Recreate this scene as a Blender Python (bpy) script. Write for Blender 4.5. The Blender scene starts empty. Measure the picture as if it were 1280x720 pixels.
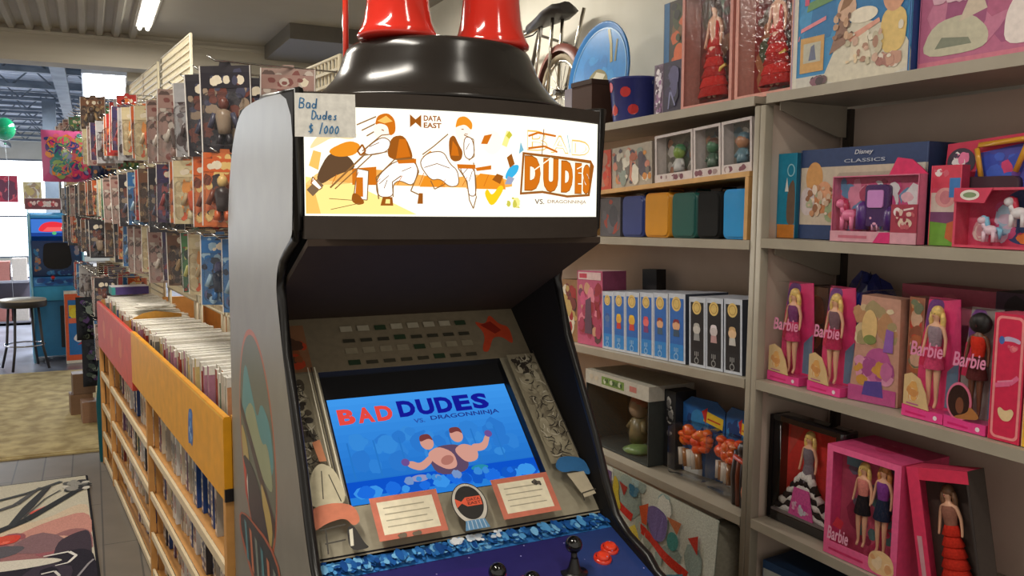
import bpy, bmesh, math, random
from math import sin, cos, pi, radians
from mathutils import Vector, Matrix, Euler

S = bpy.context.scene
COL = bpy.context.collection
random.seed(7)

# ------------------------------------------------------------------ colour and materials
def lin(c):
    c = c / 255.0
    return c / 12.92 if c <= 0.04045 else ((c + 0.055) / 1.055) ** 2.4
def C(r, g=None, b=None):
    if g is None:
        r, g, b = r
    return (lin(r), lin(g), lin(b), 1.0)

def new_mat(name):
    m = bpy.data.materials.new(name)
    m.use_nodes = True
    nt = m.node_tree
    for n in list(nt.nodes):
        nt.nodes.remove(n)
    out = nt.nodes.new('ShaderNodeOutputMaterial')
    return m, nt, out

def col_mat(name, rough=0.6, metal=0.0, spec=0.5, noise=0.10, scale=40.0, coat=0.0, bump=0.0):
    """surface whose colour comes from the mesh's own colour attribute, broken up by a fine noise"""
    m, nt, out = new_mat(name)
    b = nt.nodes.new('ShaderNodeBsdfPrincipled')
    a = nt.nodes.new('ShaderNodeAttribute'); a.attribute_name = 'col'
    tc = nt.nodes.new('ShaderNodeTexCoord')
    nz = nt.nodes.new('ShaderNodeTexNoise'); nz.inputs['Scale'].default_value = scale; nz.inputs['Detail'].default_value = 3
    mr = nt.nodes.new('ShaderNodeMapRange')
    mr.inputs['From Min'].default_value = 0.25; mr.inputs['From Max'].default_value = 0.75
    mr.inputs['To Min'].default_value = 1 - noise; mr.inputs['To Max'].default_value = 1 + noise
    mx = nt.nodes.new('ShaderNodeVectorMath'); mx.operation = 'SCALE'
    L = nt.links.new
    L(tc.outputs['Object'], nz.inputs['Vector']); L(nz.outputs['Fac'], mr.inputs['Value'])
    L(a.outputs['Color'], mx.inputs[0]); L(mr.outputs['Result'], mx.inputs['Scale'])
    L(mx.outputs['Vector'], b.inputs['Base Color'])
    b.inputs['Roughness'].default_value = rough; b.inputs['Metallic'].default_value = metal
    b.inputs['Specular IOR Level'].default_value = spec; b.inputs['Coat Weight'].default_value = coat
    if bump:
        bp = nt.nodes.new('ShaderNodeBump'); bp.inputs['Strength'].default_value = bump; bp.inputs['Distance'].default_value = 0.01
        L(nz.outputs['Fac'], bp.inputs['Height']); L(bp.outputs['Normal'], b.inputs['Normal'])
    L(b.outputs['BSDF'], out.inputs['Surface'])
    return m

def emit_mat(name, strength):
    m, nt, out = new_mat(name)
    e = nt.nodes.new('ShaderNodeEmission'); a = nt.nodes.new('ShaderNodeAttribute'); a.attribute_name = 'col'
    nt.links.new(a.outputs['Color'], e.inputs['Color']); e.inputs['Strength'].default_value = strength
    nt.links.new(e.outputs['Emission'], out.inputs['Surface'])
    return m

def clear_mat(name, alpha=0.12, rough=0.12, tint=(1, 1, 1, 1)):
    m, nt, out = new_mat(name)
    t = nt.nodes.new('ShaderNodeBsdfTransparent'); t.inputs['Color'].default_value = tint
    g = nt.nodes.new('ShaderNodeBsdfGlossy'); g.inputs['Roughness'].default_value = rough
    lw = nt.nodes.new('ShaderNodeLayerWeight'); f = nt.nodes.new('ShaderNodeMath'); f.operation = 'POWER'; f.inputs[1].default_value = 5.0
    nz = nt.nodes.new('ShaderNodeTexNoise'); nz.inputs['Scale'].default_value = 18
    bp = nt.nodes.new('ShaderNodeBump'); bp.inputs['Strength'].default_value = 0.25; bp.inputs['Distance'].default_value = 0.01
    ad = nt.nodes.new('ShaderNodeMath'); ad.operation = 'ADD'; ad.inputs[1].default_value = alpha; ad.use_clamp = True
    mx = nt.nodes.new('ShaderNodeMixShader'); L = nt.links.new
    L(nz.outputs['Fac'], bp.inputs['Height']); L(bp.outputs['Normal'], g.inputs['Normal'])
    L(lw.outputs['Facing'], f.inputs[0]); L(f.outputs[0], ad.inputs[0]); L(ad.outputs[0], mx.inputs['Fac'])
    L(t.outputs[0], mx.inputs[1]); L(g.outputs[0], mx.inputs[2]); L(mx.outputs[0], out.inputs['Surface'])
    return m

M = {
    'card': col_mat('printed_card', 0.55, noise=0.10, scale=60),
    'gloss': col_mat('glossy_print', 0.28, noise=0.07, scale=50),
    'plastic': col_mat('moulded_plastic', 0.32, noise=0.04, scale=25),
    'satin': col_mat('satin_plastic', 0.2, noise=0.03, scale=20, spec=0.4),
    'shiny': col_mat('shiny_plastic', 0.12, noise=0.03, scale=20, coat=0.4),
    'matte': col_mat('matte_paint', 0.75, noise=0.06, scale=30, spec=0.3),
    'paper': col_mat('paper', 0.85, noise=0.12, scale=90, spec=0.2),
    'fabric': col_mat('woven_fabric', 0.9, noise=0.18, scale=160, spec=0.15, bump=0.15),
    'wood': col_mat('painted_wood', 0.5, noise=0.12, scale=18),
    'metal': col_mat('painted_metal', 0.42, noise=0.05, scale=35),
    'chrome': col_mat('chromed_metal', 0.2, metal=1.0, noise=0.04),
    'vinyl': col_mat('vinyl_laminate', 0.38, noise=0.08, scale=12, spec=0.45),
    'skin': col_mat('doll_vinyl', 0.4, noise=0.03),
    'hair': col_mat('doll_hair', 0.5, noise=0.3, scale=120),
    'clear': clear_mat('clear_plastic', 0.04, 0.14),
    'marquee': emit_mat('backlit_marquee', 1.25),
    'screen': emit_mat('screen_glow', 0.95),
    'lamp': emit_mat('lamp_glow', 9.0),
    'sky': emit_mat('daylight_pane', 4.5),
}

# ------------------------------------------------------------------ mesh builder
class MB:
    def __init__(s, mats='card'):
        s.mats = [mats] if isinstance(mats, str) else list(mats)
        s.v = []; s.f = []; s.c = []; s.m = []; s.s = []
    def mi(s, mat):
        if mat is None: return 0
        if mat not in s.mats: s.mats.append(mat)
        return s.mats.index(mat)
    def face(s, pts, col, mat=None, smooth=False):
        n = len(s.v); s.v += [tuple(p) for p in pts]
        s.f.append(tuple(range(n, n + len(pts)))); s.c.append(col); s.m.append(s.mi(mat)); s.s.append(smooth)
    def mesh(s, verts, faces, col, mat=None, smooth=False):
        n = len(s.v); s.v += [tuple(p) for p in verts]; k = s.mi(mat)
        for i, f in enumerate(faces):
            s.f.append(tuple(n + q for q in f)); s.c.append(col[i] if isinstance(col, list) else col); s.m.append(k); s.s.append(smooth)
    def box(s, x0, x1, y0, y1, z0, z1, col, mat=None, X=None, front=None, top=None, right=None, left=None):
        p = [(x, y, z) for z in (z0, z1) for y in (y0, y1) for x in (x0, x1)]
        if X: p = [tuple(X @ Vector(q)) for q in p]
        fs = [(0, 2, 3, 1), (4, 5, 7, 6), (0, 1, 5, 4), (2, 6, 7, 3), (0, 4, 6, 2), (1, 3, 7, 5)]
        cs = [col, top or col, front or col, col, left or col, right or col]
        s.mesh(p, fs, cs, mat)
    def rbox(s, x0, x1, y0, y1, z0, z1, r, col, mat=None, axis='y', n=4, smooth=True):
        """box with its four edges along one axis rounded"""
        if axis == 'y': a0, a1, b0, b1, d0, d1, mp = x0, x1, z0, z1, y0, y1, lambda a, b, d: (a, d, b)
        elif axis == 'z': a0, a1, b0, b1, d0, d1, mp = x0, x1, y0, y1, z0, z1, lambda a, b, d: (a, b, d)
        else: a0, a1, b0, b1, d0, d1, mp = y0, y1, z0, z1, x0, x1, lambda a, b, d: (d, a, b)
        poly = rrect(a0, b0, a1, b1, r, n)
        s.prism(poly, mp, d0, d1, col, mat, smooth)
    def prism(s, poly, mp, d0, d1, col, mat=None, smooth=False, cap=None):
        n = len(poly)
        vs = [mp(a, b, d0) for a, b in poly] + [mp(a, b, d1) for a, b in poly]
        k = len(s.v); s.v += [tuple(p) for p in vs]; m = s.mi(mat)
        for i in range(n):
            j = (i + 1) % n
            s.f.append((k + i, k + j, k + n + j, k + n + i)); s.c.append(col); s.m.append(m); s.s.append(smooth)
        for f in (tuple(range(n - 1, -1, -1)), tuple(range(n, 2 * n))):
            s.f.append(tuple(k + q for q in f)); s.c.append(cap or col); s.m.append(m); s.s.append(False)
    def lathe(s, prof, c=(0, 0, 0), n=24, col=(1, 1, 1, 1), mat=None, smooth=True, X=None):
        vs = []; fs = []; cl = []
        for r, z in prof:
            for i in range(n):
                a = 2 * pi * i / n; vs.append(Vector((r * cos(a), r * sin(a), z)))
        for k in range(len(prof) - 1):
            for i in range(n):
                j = (i + 1) % n
                fs.append((k * n + i, k * n + j, (k + 1) * n + j, (k + 1) * n + i))
                cl.append(col[k] if isinstance(col, list) else col)
        if X: vs = [X @ v for v in vs]
        vs = [v + Vector(c) for v in vs]
        s.mesh(vs, fs, cl, mat, smooth)
    def tube(s, pts, r, n=8, col=(1, 1, 1, 1), mat=None, cap=True):
        pts = [Vector(p) for p in pts]; R = r if isinstance(r, (list, tuple)) else [r] * len(pts)
        vs = []; fs = []
        for i, p in enumerate(pts):
            d = (pts[min(i + 1, len(pts) - 1)] - pts[max(i - 1, 0)]).normalized()
            ref = Vector((0, 0, 1)) if abs(d.z) < 0.9 else Vector((1, 0, 0))
            a = d.cross(ref).normalized(); b = d.cross(a)
            for k in range(n):
                t = 2 * pi * k / n; vs.append(p + (a * cos(t) + b * sin(t)) * R[i])
        for i in range(len(pts) - 1):
            for k in range(n):
                j = (k + 1) % n
                fs.append((i * n + k, i * n + j, (i + 1) * n + j, (i + 1) * n + k))
        s.mesh(vs, fs, col, mat, True)
        if cap:
            s.face(vs[:n], col, mat); s.face(vs[-n:], col, mat)
    def ball(s, c, r, col, mat=None, nu=12, nv=8, squash=None):
        R = (r, r, r) if not isinstance(r, (tuple, list)) else r
        vs = []; fs = []
        for j in range(nv + 1):
            ph = -pi / 2 + pi * j / nv
            for i in range(nu):
                th = 2 * pi * i / nu
                vs.append((c[0] + R[0] * cos(ph) * cos(th), c[1] + R[1] * cos(ph) * sin(th), c[2] + R[2] * sin(ph)))
        for j in range(nv):
            for i in range(nu):
                k = (i + 1) % nu
                fs.append((j * nu + i, j * nu + k, (j + 1) * nu + k, (j + 1) * nu + i))
        s.mesh(vs, fs, col, mat, True)
    def data(s, name):
        me = bpy.data.meshes.new(name)
        me.from_pydata(s.v, [], s.f)
        for mt in s.mats: me.materials.append(M[mt] if isinstance(mt, str) else mt)
        me.polygons.foreach_set('material_index', s.m)
        me.polygons.foreach_set('use_smooth', s.s)
        at = me.color_attributes.new('col', 'FLOAT_COLOR', 'CORNER')
        buf = []
        for f, c in zip(s.f, s.c): buf += list(c) * len(f)
        at.data.foreach_set('color', buf)
        bm = bmesh.new(); bm.from_mesh(me)
        bmesh.ops.remove_doubles(bm, verts=bm.verts, dist=1e-6)
        bmesh.ops.recalc_face_normals(bm, faces=bm.faces)
        bm.to_mesh(me); bm.free(); me.update()
        return me
    def build(s, name, parent=None, loc=None, rot=None, label=None, me=None):
        me = me or s.data(name)
        o = bpy.data.objects.new(name, me); COL.objects.link(o)
        if parent: o.parent = parent
        if loc is not None: o.location = loc
        if rot is not None: o.rotation_euler = rot
        if label: o['label'] = label
        return o

def rrect(a0, b0, a1, b1, r, n=4):
    out = []
    for cx, cy, t0 in ((a1 - r, b1 - r, 0), (a0 + r, b1 - r, pi / 2), (a0 + r, b0 + r, pi), (a1 - r, b0 + r, 1.5 * pi)):
        for i in range(n + 1):
            t = t0 + (pi / 2) * i / n
            out.append((cx + r * cos(t), cy + r * sin(t)))
    return out

def tag(o, label, cat, group=None):
    if len(label.split()) > 16 or len(label.split()) < 4: print('LABEL LENGTH', len(label.split()), o.name, label)
    o['label'] = label; o['category'] = cat
    if group: o['group'] = group
    return o
def thing(name, label, cat, loc=(0, 0, 0), rot=(0, 0, 0), group=None):
    o = bpy.data.objects.new(name, None); COL.objects.link(o)
    o.empty_display_size = 0.05
    o.location = loc; o.rotation_euler = rot if isinstance(rot, (tuple, list)) else (0, 0, rot)
    return tag(o, label, cat, group)
def struct(mb, name, **k):
    o = mb.build(name, **k); o['kind'] = 'structure'; return o
def dup(root, loc, rot, label, group=None):
    r = root.copy(); COL.objects.link(r); r.location = loc; r.rotation_euler = rot if isinstance(rot, (tuple, list)) else (0, 0, rot)
    r['label'] = label
    if group: r['group'] = group
    for ch in list(root.children):
        c = ch.copy(); COL.objects.link(c); c.parent = r
        for g in list(ch.children):
            d = g.copy(); COL.objects.link(d); d.parent = c
    return r

# ------------------------------------------------------------------ printed artwork
_tc = {}
def text_geo(s, bold=0.0):
    k = (s, bold)
    if k not in _tc:
        cu = bpy.data.curves.new('t', 'FONT'); cu.body = s; cu.offset = bold; cu.resolution_u = 3
        ob = bpy.data.objects.new('t', cu); COL.objects.link(ob)
        dg = bpy.context.evaluated_depsgraph_get()
        me = bpy.data.meshes.new_from_object(ob.evaluated_get(dg))
        v = [(p.co.x, p.co.y) for p in me.vertices]; f = [tuple(p.vertices) for p in me.polygons]
        bpy.data.objects.remove(ob); bpy.data.curves.remove(cu); bpy.data.meshes.remove(me)
        x0 = min(p[0] for p in v); x1 = max(p[0] for p in v); y0 = min(p[1] for p in v); y1 = max(p[1] for p in v)
        v = [((x - x0) / (x1 - x0), (y - y0) / (y1 - y0)) for x, y in v]
        _tc[k] = (v, f)
    return _tc[k]

class Art:
    """printing on a flat or curved face: x to the right, y up, each call a hair above the last"""
    def __init__(s, mb, o, u, v, mat=None, e0=0.0004, de=0.00012, pos=None, strip=None):
        s.mb = mb; s.o = Vector(o); s.u = Vector(u); s.v = Vector(v); s.n = s.u.cross(s.v).normalized()
        s.mat = mat; s.e = e0; s.de = de; s.pos = pos; s.strip = strip
    def P(s, x, y):
        if s.pos: return s.pos(x, y, s.e)
        return s.o + s.u * x + s.v * y + s.n * s.e
    def up(s): s.e += s.de
    def raw(s, pts, col):
        if s.strip:
            x0 = min(p[0] for p in pts); x1 = max(p[0] for p in pts); k0 = math.floor(x0 / s.strip); k1 = math.ceil(x1 / s.strip)
            for k in range(k0, k1):
                q = clipx(clipx(pts, k * s.strip, 1), (k + 1) * s.strip, -1)
                if len(q) > 2: s.mb.face([s.P(*p) for p in q], col, s.mat)
        else:
            s.mb.face([s.P(*p) for p in pts], col, s.mat)
    def poly(s, pts, col, sharp=False):
        s.raw(pts if sharp or len(pts) < 5 else chaikin(pts), col); s.up()
    def rect(s, x0, y0, x1, y1, col): s.poly([(x0, y0), (x1, y0), (x1, y1), (x0, y1)], col)
    def blob(s, cx, cy, rx, ry, col, n=12, rot=0.0):
        pts = []
        for i in range(n):
            a = 2 * pi * i / n; x = rx * cos(a); y = ry * sin(a)
            pts.append((cx + x * cos(rot) - y * sin(rot), cy + x * sin(rot) + y * cos(rot)))
        s.poly(pts, col)
    def ring(s, cx, cy, rx, ry, w, col, n=28, a0=0, a1=2 * pi):
        for i in range(n):
            t = a0 + (a1 - a0) * i / n; q = a0 + (a1 - a0) * (i + 1) / n
            s.raw([(cx + rx * cos(t), cy + ry * sin(t)), (cx + rx * cos(q), cy + ry * sin(q)),
                   (cx + (rx - w) * cos(q), cy + (ry - w) * sin(q)), (cx + (rx - w) * cos(t), cy + (ry - w) * sin(t))], col)
        s.up()
    def line(s, pts, w, col):
        ws = w if isinstance(w, (list, tuple)) else [w] * len(pts)
        for i in range(len(pts) - 1):
            (x0, y0), (x1, y1) = pts[i], pts[i + 1]
            d = math.hypot(x1 - x0, y1 - y0) or 1; nx, ny = -(y1 - y0) / d / 2, (x1 - x0) / d / 2
            a, b = ws[i], ws[i + 1]
            s.raw([(x0 + nx * a, y0 + ny * a), (x0 - nx * a, y0 - ny * a), (x1 - nx * b, y1 - ny * b), (x1 + nx * b, y1 + ny * b)], col)
        s.up()
    def text(s, t, x0, y0, x1, y1, col, bold=0.0, shear=0.0, slope=0.0):
        v, f = text_geo(t, bold)
        w, h = x1 - x0, y1 - y0
        vs = [s.P(x0 + a * w + b * h * shear, y0 + b * h + a * w * slope) for a, b in v]
        s.mb.mesh(vs, f, col, s.mat); s.up()
    def speckle(s, x0, y0, x1, y1, pal, n, size, seed=0, asp=1.6):
        R = random.Random(seed)
        for _ in range(n):
            c = R.choice(pal); r = size * R.uniform(0.5, 1.3); ry = r * R.uniform(1 / asp, asp)
            r = min(r, (x1 - x0) * 0.45); ry = min(ry, (y1 - y0) * 0.45)
            cx = R.uniform(x0 + r, x1 - r); cy = R.uniform(y0 + ry, y1 - ry)
            k = R.randint(9, 13); ph = R.uniform(0, 6.28)
            pts = [(cx + r * R.uniform(0.72, 1.0) * cos(ph + 2 * pi * i / k), cy + ry * R.uniform(0.72, 1.0) * sin(ph + 2 * pi * i / k)) for i in range(k)]
            pts = [(min(max(a, x0), x1), min(max(b, y0), y1)) for a, b in pts]
            s.raw(pts, c); s.e += 0.00003
        s.up()

def chaikin(pts, it=2):
    for _ in range(it):
        out = []
        for i in range(len(pts)):
            a, b = pts[i], pts[(i + 1) % len(pts)]
            out.append((a[0] * .78 + b[0] * .22, a[1] * .78 + b[1] * .22)); out.append((a[0] * .22 + b[0] * .78, a[1] * .22 + b[1] * .78))
        pts = out
    return pts
def clipx(pts, x, sgn):
    out = []
    for i in range(len(pts)):
        a, b = pts[i], pts[(i + 1) % len(pts)]
        ia = (a[0] - x) * sgn >= 0; ib = (b[0] - x) * sgn >= 0
        if ia: out.append(a)
        if ia != ib:
            t = (x - a[0]) / (b[0] - a[0]); out.append((x, a[1] + t * (b[1] - a[1])))
    return out

def front(mb, y=0.0, mat=None, **k):   # artwork frame on a face looking along -y
    return Art(mb, (0, y, 0), (1, 0, 0), (0, 0, 1), mat, **k)
# ================================================================== camera
cam = bpy.data.cameras.new('camera'); co = bpy.data.objects.new('camera', cam); COL.objects.link(co)
cam.sensor_width = 36; cam.lens = 1050 / 1280 * 36; cam.clip_start = 0.05; cam.clip_end = 100
yaw, pit, rol = radians(26.6), radians(5.45), radians(0.5)
fw = Vector((sin(yaw) * cos(pit), cos(yaw) * cos(pit), -sin(pit)))
rt = Vector((cos(yaw), -sin(yaw), 0)); up = rt.cross(fw)
r2 = rt * cos(rol) + up * sin(rol); u2 = -rt * sin(rol) + up * cos(rol)
co.matrix_world = Matrix(((r2.x, u2.x, -fw.x, 0), (r2.y, u2.y, -fw.y, 0), (r2.z, u2.z, -fw.z, 1.57), (0, 0, 0, 1)))
S.camera = co
vs_ = S.view_settings
vs_.view_transform = 'Standard'; vs_.look = 'None'; vs_.gamma = 1.0; vs_.exposure = 0.0; vs_.use_curve_mapping = False

# ================================================================== procedural room materials
def plank_mat():
    m, nt, out = new_mat('floor_planks'); L = nt.links.new
    b = nt.nodes.new('ShaderNodeBsdfPrincipled'); tc = nt.nodes.new('ShaderNodeTexCoord')
    mp = nt.nodes.new('ShaderNodeMapping'); mp.inputs['Rotation'].default_value = (0, 0, radians(90))
    br = nt.nodes.new('ShaderNodeTexBrick'); br.inputs['Scale'].default_value = 1.0
    br.inputs['Brick Width'].default_value = 1.2; br.inputs['Row Height'].default_value = 0.15; br.inputs['Mortar Size'].default_value = 0.004
    br.inputs['Color1'].default_value = C(124, 112, 96); br.inputs['Color2'].default_value = C(115, 104, 88); br.inputs['Mortar'].default_value = C(78, 70, 60)
    nz = nt.nodes.new('ShaderNodeTexNoise'); nz.inputs['Scale'].default_value = 6
    mx = nt.nodes.new('ShaderNodeMixRGB'); mx.blend_type = 'MULTIPLY'; mx.inputs['Fac'].default_value = 0.35
    L(tc.outputs['Object'], mp.inputs['Vector']); L(mp.outputs['Vector'], br.inputs['Vector']); L(tc.outputs['Object'], nz.inputs['Vector'])
    L(br.outputs['Color'], mx.inputs['Color1']); L(nz.outputs['Fac'], mx.inputs['Color2']); L(mx.outputs['Color'], b.inputs['Base Color'])
    b.inputs['Roughness'].default_value = 0.55; L(b.outputs['BSDF'], out.inputs['Surface']); return m
def noisy(name, c1, c2, scale, rough, stretch=(1, 1, 1), bump=0.0, detail=4):
    m, nt, out = new_mat(name); L = nt.links.new
    b = nt.nodes.new('ShaderNodeBsdfPrincipled'); tc = nt.nodes.new('ShaderNodeTexCoord')
    mp = nt.nodes.new('ShaderNodeMapping'); mp.inputs['Scale'].default_value = stretch
    nz = nt.nodes.new('ShaderNodeTexNoise'); nz.inputs['Scale'].default_value = scale; nz.inputs['Detail'].default_value = detail
    cr = nt.nodes.new('ShaderNodeValToRGB'); cr.color_ramp.elements[0].position = 0.35; cr.color_ramp.elements[1].position = 0.65
    cr.color_ramp.elements[0].color = c1; cr.color_ramp.elements[1].color = c2
    L(tc.outputs['Object'], mp.inputs['Vector']); L(mp.outputs['Vector'], nz.inputs['Vector']); L(nz.outputs['Fac'], cr.inputs['Fac'])
    L(cr.outputs['Color'], b.inputs['Base Color']); b.inputs['Roughness'].default_value = rough
    if bump:
        bp = nt.nodes.new('ShaderNodeBump'); bp.inputs['Strength'].default_value = bump; bp.inputs['Distance'].default_value = 0.02
        L(nz.outputs['Fac'], bp.inputs['Height']); L(bp.outputs['Normal'], b.inputs['Normal'])
    L(b.outputs['BSDF'], out.inputs['Surface']); return m
M['planks'] = plank_mat()
M['tile'] = noisy('grey_shiny_floor', C(120, 122, 132), C(150, 152, 165), 2.0, 0.25)
M['rug'] = noisy('rug_pile', C(150, 130, 84), C(192, 173, 122), 9.0, 0.95, (1, 1, 1), 0.6)
M['wall'] = noisy('wall_paint', C(206, 203, 190), C(216, 213, 201), 3.0, 0.85)
M['ceil'] = noisy('ceiling_paint', C(146, 140, 128), C(154, 148, 136), 1.5, 0.8)
M['beam'] = noisy('beam_paint', C(166, 160, 147), C(176, 170, 157), 1.5, 0.8, (0.3, 1, 6))
M['deck'] = noisy('metal_roof_deck', C(190, 200, 212), C(214, 222, 232), 2.0, 0.5)
M['steel'] = noisy('steel_paint', C(98, 110, 122), C(124, 136, 148), 4.0, 0.5)
M['panel'] = noisy('shelf_back_panel', C(200, 180, 164), C(210, 190, 174), 5.0, 0.7)
M['shelf'] = noisy('shelf_enamel', C(158, 149, 133), C(167, 158, 142), 8.0, 0.45)

W = (1, 1, 1, 1)
# ------------------------------------------------------------------ the room
b = MB('planks'); b.box(-4.2, 2.9, -1.2, 8.9, -0.12, 0, W); struct(b, 'floor')
b = MB('tile'); b.box(-7, 6, 8.9, 26, -0.12, 0, W); struct(b, 'floor')
b = MB('wall'); b.box(2.4, 2.55, -1.2, 8.5, 0, 3.1, W); struct(b, 'wall_right')
b = MB('ceil'); b.box(-4.2, 2.55, -1.2, 8.5, 3.1, 3.2, W)
for i in range(34):          # ribbed metal decking over the aisle side
    x = -4.1 + i * 0.135
    b.prism([(x, 3.1), (x + 0.02, 3.062), (x + 0.06, 3.062), (x + 0.08, 3.1)], lambda a, c, d: (a, d, c), 3.0, 8.5, W)
struct(b, 'ceiling')
b = MB('beam'); b.box(-4.2, 2.4, 8.5, 8.78, 2.80, 3.1, W); b.box(-4.2, 2.4, 8.48, 8.5, 3.03, 3.06, W); struct(b, 'trim_1')
b = MB('beam'); b.box(0.35, 2.4, 9.1, 9.35, 2.62, 2.72, W); b.box(0.35, 2.4, 8.78, 9.2, 2.72, 2.80, W); struct(b, 'trim_2')
b = MB('deck'); b.box(-7, 6, 8.78, 26.1, 3.5, 3.6, W)
for i in range(60):
    y = 8.9 + i * 0.285
    b.prism([(y, 3.5), (y + 0.04, 3.455), (y + 0.12, 3.455), (y + 0.16, 3.5)], lambda a, c, d: (d, a, c), -7, 6, W)
struct(b, 'ceiling')
for k in range(10):   # open-web roof joists
    y = 10.2 + k * 1.6
    b = MB('steel'); b.box(-7, 6, y - 0.04, y + 0.04, 3.38, 3.44, W); b.box(-7, 6, y - 0.04, y + 0.04, 3.14, 3.19, W)
    for i in range(26):
        x = -6.9 + i * 0.5; b.tube([(x, y, 3.17), (x + 0.25, y, 3.41), (x + 0.5, y, 3.17)], 0.014, 6, W)
    struct(b, 'trim_%d' % (k + 3))
b = MB('steel'); b.box(-2.0, -1.8, 9.0, 25.8, 3.02, 3.13, W); b.box(-.35, -.2, 9.0, 25.8, 3.04, 3.13, W); struct(b, 'trim_13')
b = MB('steel'); b.box(-0.60, -0.42, 14.6, 14.85, 0, 3.13, W); struct(b, 'trim_14')
b = MB('metal'); b.box(1.55, 2.35, 7.3, 8.45, 2.97, 3.1, C(98, 94, 88)); struct(b, 'trim_15')
b = MB('wall')               # shop-front wall with its two openings
b.box(-7, 6, 26, 26.15, 2.75, 3.5, W); b.box(-7, 6, 26, 26.15, 0, 0.12, W)
b.box(-1.05, -0.7, 26, 26.15, 0.12, 2.75, W); b.box(1.0, 6, 26, 26.15, 0.12, 2.75, W); b.box(-7, -6, 26, 26.15, 0.12, 2.75, W)
struct(b, 'wall_back')
def window(n, x0, x1, z0, z1, cols):
    b = MB('sky'); b.face([(x0, 26.1, z0), (x1, 26.1, z0), (x1, 26.1, z1), (x0, 26.1, z1)], C(245, 250, 255))
    o = struct(b, 'window_%d' % n)
    f = MB('metal'); g = C(120, 130, 140)
    for i in range(cols + 1):
        x = x0 + (x1 - x0) * i / cols; f.box(x - 0.025, x + 0.025, 26.0, 26.08, z0, z1, g)
    for z in (z0 + 0.025, z0 + (z1 - z0) * 0.42, z1 - 0.025): f.box(x0, x1, 26.0, 26.08, z - 0.025, z + 0.025, g)
    f.build('window_frame', o)
window(1, -6, -1.05, 0.12, 2.75, 4)
window(2, -0.7, 1.0, 0.12, 2.75, 2)

# ------------------------------------------------------------------ lamps
def area(name, loc, rot, sx, sy, power, col=(1, 0.93, 0.82)):
    l = bpy.data.lights.new(name, 'AREA'); l.shape = 'RECTANGLE'; l.size = sx; l.size_y = sy; l.energy = power; l.color = col
    o = bpy.data.objects.new(name, l); COL.objects.link(o); o.location = loc; o.rotation_euler = rot
    return o
def strip_light(x, y, label, length=1.2, power=60, cool=False, z=3.1):
    t = thing('ceiling_light', label, 'ceiling light', (x, y, z), 0, 'fluorescent strip lights')
    h = MB('metal'); h.prism([(-0.09, 0), (0.09, 0), (0.06, -0.05), (-0.06, -0.05)], lambda a, c, d: (a, d, c), -length / 2, length / 2, C(225, 222, 214)); h.build('housing', t)
    d = MB('lamp'); tint = C(255, 250, 236) if not cool else C(240, 248, 255)
    for s in (-0.03, 0.03): d.tube([(s, -length / 2 + 0.03, -0.066), (s, length / 2 - 0.03, -0.066)], 0.016, 8, tint)
    d.build('tube', t)
    area('strip_lamp', (x, y, z - 0.1), (0, 0, 0), 0.14, length, power, (1, 0.93, 0.82) if not cool else (0.9, 0.95, 1)).parent = None
    return t
strip_light(0.45, 7.3, 'white fluorescent strip on the ribbed ceiling near the grey beam', 1.1, 40)
strip_light(-0.25, 4.2, 'white fluorescent strip on the ceiling above the aisle', 1.2, 42)
strip_light(1.55, 4.6, 'white fluorescent strip on the ceiling beside the bicycle wall', 1.2, 34)
strip_light(-0.25, 1.4, 'white fluorescent strip on the ceiling in front of the tall cabinet', 1.2, 34)
strip_light(0.9, 0.2, 'white fluorescent strip on the ceiling nearest the toy shelves', 1.2, 9)
for i, (x, y) in enumerate(((.36, 12.2), (-2.6, 13.0), (-2.6, 19.0), (1.6, 19.0))):  # panels after the first are unseen fill lights added to brighten the hall
    t = thing('ceiling_light', ['big white panel light glaring just under the grey beam', 'added fill panel light over the far hall, out at the left', 'added fill panel light deep in the far hall, left side', 'added fill panel light deep in the far hall, right side'][i], 'ceiling light', (x, y, 3.07), 0, 'panel lights in the far hall')
    h = MB('metal'); h.box(-0.40, 0.40, -1.2, 1.2, 0, 0.06, C(220, 224, 228)); h.build('housing', t)
    h = MB('lamp'); h.box(-0.37, 0.37, -1.15, 1.15, -0.012, -0.001, C(245, 250, 255)); h.build('diffuser', t)
    area('panel_lamp', (x, y, 3.03), (0, 0, 0), 0.8, 2.2, 190, (0.88, 0.94, 1))
wd = bpy.data.worlds.new('world'); S.world = wd; wd.use_nodes = True
wd.node_tree.nodes['Background'].inputs['Color'].default_value = (1.0, 0.92, 0.82, 1)
wd.node_tree.nodes['Background'].inputs['Strength'].default_value = 0.70

# ================================================================== the big arcade cabinet
CX0, CX1, CY = 0.32, 0.96, 1.51
cab = thing('arcade_cabinet', 'tall grey and black arcade game cabinet with a lit orange-and-white marquee and blue screen', 'arcade machine', (0.64, 1.9, 0))
ox, oy = 0.64, 1.9
prof = [(-0.30, 0.0), (0.26, 0.0), (0.26, 0.62), (0.36, 0.80), (0.36, 0.85), (0.245, 0.873), (0.216, 0.894), (0.147, 0.912), (0.10, 0.938), (0.06, 1.0), (0.013, 1.09), (-0.056, 1.2), (-0.105, 1.285), (-0.15, 1.385),
        (-0.157, 1.412), (-0.145, 1.445), (-0.118, 1.468), (-0.08, 1.486), (-0.012, 1.513), (0.0, 1.53), (0.02, 1.768), (-0.30, 1.79), (-0.55, 1.79), (-0.68, 1.72), (-0.76, 1.60), (-0.79, 1.5), (-0.79, 0.0)]
prof = [(CY - s, z) for s, z in prof]                     # (y, z)
grey = C(126, 121, 111); blk = C(26, 23, 21)
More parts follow.
